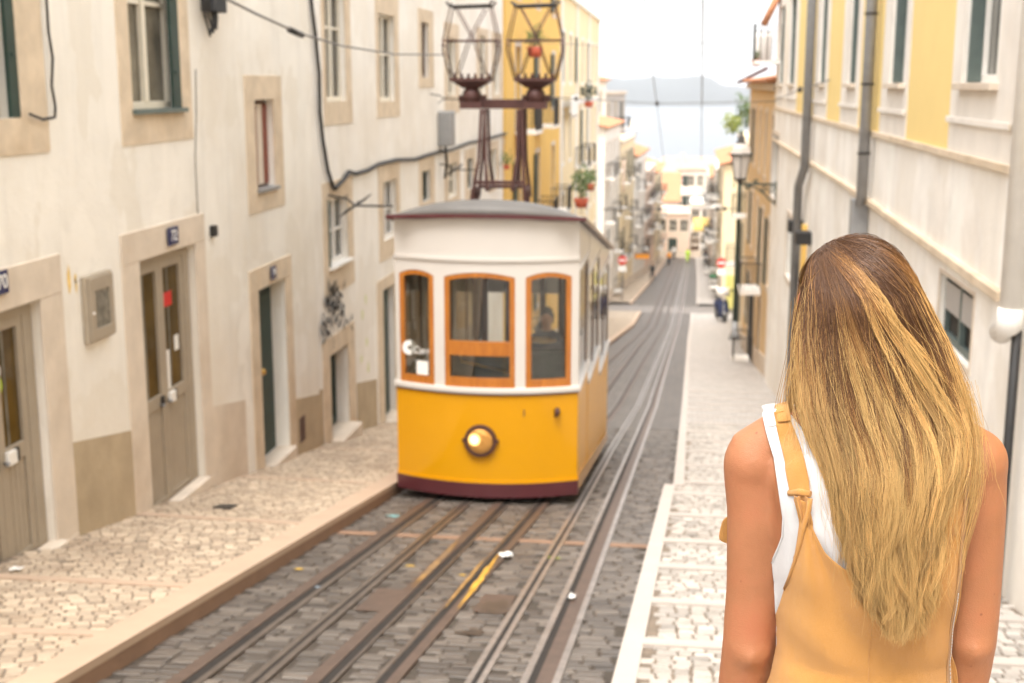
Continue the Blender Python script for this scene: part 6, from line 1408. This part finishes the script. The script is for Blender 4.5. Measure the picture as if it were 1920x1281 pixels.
# waves, clump twist, stray noise; tips of a clump draw together
ph = rg.uniform(0, 6.28, NC)[cl][:, None]; fr_ = rg.uniform(5, 11, NC)[cl][:, None]; am = rg.uniform(.002, .0090, NC)[cl][:, None]
down = np.clip((1.52 - Z) / .3, 0, 1.2)
X += am * down ** 1.5 * 1.5 * np.sin(fr_ * Z * 6.28 * .8 + ph) + .0016 * down * np.sin(60 * Z + ph * 3)
Y += am * down * np.cos(fr_ * Z * 6.28 * .7 + ph * 1.7) * 1.1
sp = rg.normal(0, 1, N)[:, None]; sp2 = rg.normal(0, 1, N)[:, None]; p1 = rg.uniform(0, 6.28, N)[:, None]
X += sp * .0016 * down + .0012 * np.sin(9 * t * 3.14 + p1) * down; Y += sp2 * .0020 * (.4 + down)
stray = (rg.random(N) < .03)[:, None]
X += np.where(stray, rg.normal(0, .018, N)[:, None] * t ** 1.5 + .008 * np.sin(5 * t + p1) * t, 0); Y += np.where(stray, -np.abs(rg.normal(0, .012, N))[:, None] * t, 0)
ridge = .006 * np.sin(cu * 190)[cl][:, None]; Y += ridge * np.clip((1.68 - Z) / .1, 0, 1)
# colour: dark roots, warm mid brown, golden to ash blonde ends
tr = rg.uniform(.10, .48, NC)[cl][:, None] + rg.normal(0, .06, N)[:, None]; tr = np.where(((rg.random(NC) < .10)[cl] | (rg.random(N) < .13))[:, None], tr * .15, tr)
tr = np.where(swc[:, None], tr * .5, tr)
tr = tr - .16 * np.clip(np.abs(2 * u_e - 1)[:, None] - .35, 0, 1)
hgt = (1.68 - Z) / .6; g_ = np.clip((hgt - tr + .06) / .34, 0, 1); g_ = g_ * g_ * (3 - 2 * g_)
root = np.array([.155, .074, .037]); mid = np.array([.46, .215, .066]); tip = np.array([.76, .49, .19]); ash = np.array([.46, .27, .11])
tone = rg.random(NC)[cl][:, None, None]; g3 = g_[:, :, None]
ends = root + (mid - root) * np.clip(g3 * 1.8, 0, 1); bl = tip * (1 - .55 * (tone > .72)) + ash * .55 * (tone > .72)
Cc = ends + (bl - ends) * np.clip(g3 * 1.8 - .7, 0, 1)
Cc = Cc * (rg.uniform(.86, 1.12, N)[:, None, None]) * rg.uniform(.78, 1.15, NC)[cl][:, None, None]
rad = rg.uniform(.00022, .00038, N)[:, None] * np.clip(1.25 - t * .75, .3, 1) * np.ones((N, NP))
# single flyaway hairs on both sides
NF = 230
uf = rg.random(NF); right = uf < .62
zf0 = np.where(right, rg.uniform(1.46, 1.62, NF), rg.uniform(1.40, 1.66, NF)); Lf = np.where(right, rg.uniform(.10, .22, NF), rg.uniform(.05, .16, NF))
bx_, by_ = env(np.where(right, .97, .03), zf0); dirx = np.where(right, rg.uniform(.15, .75, NF), rg.uniform(-.35, .05, NF))
Zf = zf0[:, None] - Lf[:, None] * (t * (.75 + .2 * rg.random(NF)[:, None])); 
Xf = bx_[:, None] + (dirx * Lf)[:, None] * t * (1 - .25 * t) * .62 + .004 * np.sin(7 * t + rg.uniform(0, 6, NF)[:, None]) ; Yf = by_[:, None] + .012 * np.sin(4 * t + rg.uniform(0, 6, NF)[:, None])
# loose lock in front of the right shoulder and one at the left of the face
NL = 70; zl0 = rg.uniform(1.40, 1.44, NL); Zl = zl0[:, None] - rg.uniform(.16, .27, NL)[:, None] * t
lk = [(0.129,1.474), (0.141,1.425), (0.151,1.377), (0.154,1.336), (0.151,1.295), (0.142,1.253), (0.135,1.211)]; lt = np.linspace(0, 1, 7); lw = np.array([.010, .008, .0065, .006, .005, .004, .003])
Xl = np.interp(t, lt, [q_[0] for q_ in lk]) + rg.normal(0, 1, NL)[:, None] * np.interp(t, lt, lw); Zl = lk[0][1] + (lk[-1][1] - lk[0][1]) * t * rg.uniform(.8, 1.05, NL)[:, None] + rg.normal(0, .01, NL)[:, None]
Yl = -.085 - .012 * np.sin(t * 2.5) + rg.normal(0, .003, NL)[:, None] * np.ones_like(t)
NK = 60; zk0 = rg.uniform(1.57, 1.60, NK); Zk = zk0[:, None] - rg.uniform(.22, .30, NK)[:, None] * t
Xk = -.100 - .014 * np.sin(t * 2.4) + rg.normal(0, .0035, NK)[:, None] * (1 + t) + .006 * np.sin(t * 6) ; Yk = .0 - .02 * t + rg.normal(0, .004, NK)[:, None] * np.ones_like(t)
cat_ = np.concatenate
X = cat_([X, Xf, Xl, Xk]); Y = cat_([Y, Yf, Yl, Yk]); Z = cat_([Z, Zf, Zl, Zk])
Cf = np.broadcast_to((tip * .95)[None, None], (NF, NP, 3)); Cl = tip[None, None] * rg.uniform(.7, 1.1, NL)[:, None, None] * np.ones((1, NP, 1)); Ck = (mid * .5 + tip * .5)[None, None] * rg.uniform(.6, 1.1, NK)[:, None, None] * np.ones((1, NP, 1))
Cc = cat_([Cc, Cf, Cl, Ck]); rad = cat_([rad, np.full((NF, NP), .00017), np.full((NL, NP), .00028), np.full((NK, NP), .0004)])
NT = X.shape[0]; P = np.stack([X, Y, Z], -1)
Tg = np.gradient(P, axis=1); Tg /= np.linalg.norm(Tg, axis=2, keepdims=True) + 1e-9
ref = np.array([0, 1.0, .25]); U_ = np.cross(Tg, ref); U_ /= np.linalg.norm(U_, axis=2, keepdims=True) + 1e-9; V_ = np.cross(Tg, U_)
vv = np.stack([P + rad[..., None] * (math.cos(a) * U_ + math.sin(a) * V_) for a in (0.5, 2.6, 4.7)], 2)     # strands, points, 3
verts = vv.reshape(-1, 3).astype(np.float32); cols = np.repeat(Cc[:, :, None, :], 3, 2).reshape(-1, 3)
si = np.arange(NT)[:, None, None] * NP * 3 + np.arange(NP - 1)[None, :, None] * 3; kk = np.arange(3)[None, None, :]; k2 = (kk + 1) % 3
F = np.stack([si + kk, si + k2, si + 3 + k2, si + 3 + kk], -1).reshape(-1, 4).astype(np.int32)
me = bpy.data.meshes.new('hair'); me.vertices.add(len(verts)); me.vertices.foreach_set('co', verts.ravel())
me.loops.add(F.size); me.loops.foreach_set('vertex_index', F.ravel()); me.polygons.add(len(F)); me.polygons.foreach_set('loop_start', np.arange(0, F.size, 4, dtype=np.int32))
try: me.polygons.foreach_set('loop_total', np.full(len(F), 4, dtype=np.int32))
except Exception: pass
me.polygons.foreach_set('use_smooth', np.ones(len(F), dtype=bool)); me.update(calc_edges=True)
at = me.color_attributes.new('strand_colour', 'FLOAT_COLOR', 'POINT'); at.data.foreach_set('color', np.concatenate([np.clip(cols, 0, 1), np.ones((len(cols), 1))], 1).astype(np.float32).ravel())
m, n, l, bs = nt('dyed_hair'); vc = n.new('ShaderNodeVertexColor'); vc.layer_name = 'strand_colour'; l.new(vc.outputs[0], bs.inputs['Base Color']); bs.inputs['Roughness'].default_value = .42; bs.inputs['Specular IOR Level'].default_value = .55
tl = n.new('ShaderNodeBsdfTranslucent'); l.new(vc.outputs[0], tl.inputs[0]); mx = n.new('ShaderNodeMixShader'); mx.inputs[0].default_value = .22; l.new(bs.outputs[0], mx.inputs[1]); l.new(tl.outputs[0], mx.inputs[2]); l.new(mx.outputs[0], n['Material Output'].inputs[0])
me.materials.append(m); ho_ = bpy.data.objects.new('hair', me); COL.objects.link(ho_); ho_.parent = Wm
# scalp layer under the strands
m, n, l, bs = nt('under_hair'); co = n.new('ShaderNodeTexCoord').outputs['Object']; sx = n.new('ShaderNodeSeparateXYZ'); l.new(co, sx.inputs[0])
st_ = noise(n, l, co, 40, 6, .7, (8, 8, .5)); g1 = mixc(n, l, ramp(n, l, sx.outputs[2], 1.60, 1.25), (.07, .030, .014), (.26, .13, .045)); out = mixc(n, l, ramp(n, l, st_, .35, .65), mixc(n, l, .55, g1, (.03, .015, .008)), g1)
l.new(out, bs.inputs['Base Color']); bs.inputs['Roughness'].default_value = .6; bump(n, l, bs, st_, .8, .004)
rows = []
for z in np.linspace(1.27, 1.64, 36):
    x, y = env(np.linspace(.0, 1, 41), np.full(41, z), .76); c0 = (x[0] + x[-1]) / 2; kz = 1.0 if z > 1.38 else .75 + .25 * (z - 1.27) / .11
    rows.append([((a - c0) * .97 * kz + c0, b, z) for a, b in zip(x, y)])
mb = MB().grid(rows); mb.sphere(tuple(HC + np.array([0, 0, .004])), tuple(RD * .88), 32, 22)
mb.build('hair_underlayer', m, Wm)

# ---- repeats share a group
GR = {'person': 'people down the street', 'town_house': 'houses down the hill', 'town_building': 'buildings beside the tram', 'traffic_sign': 'no entry signs at the crossing', 'potted_plant': 'potted plants on balconies and walls',
      'rooftop_plant': 'shrubs on the roof edge', 'hanging_sheet': 'washing hung out to dry', 'span_wire': 'span wires across the street', 'overhead_wire': 'contact wires along the street', 'wall_cable': 'cables fixed to the left wall', 'roof_aerial': 'aerials on the left wall'}
for o in list(bpy.data.objects):
    k = o.name.split('.')[0]
    if o.parent is None and k in GR and o is not Wm and 'tram driver' not in o.get('label', ''): o['group'] = GR[k]
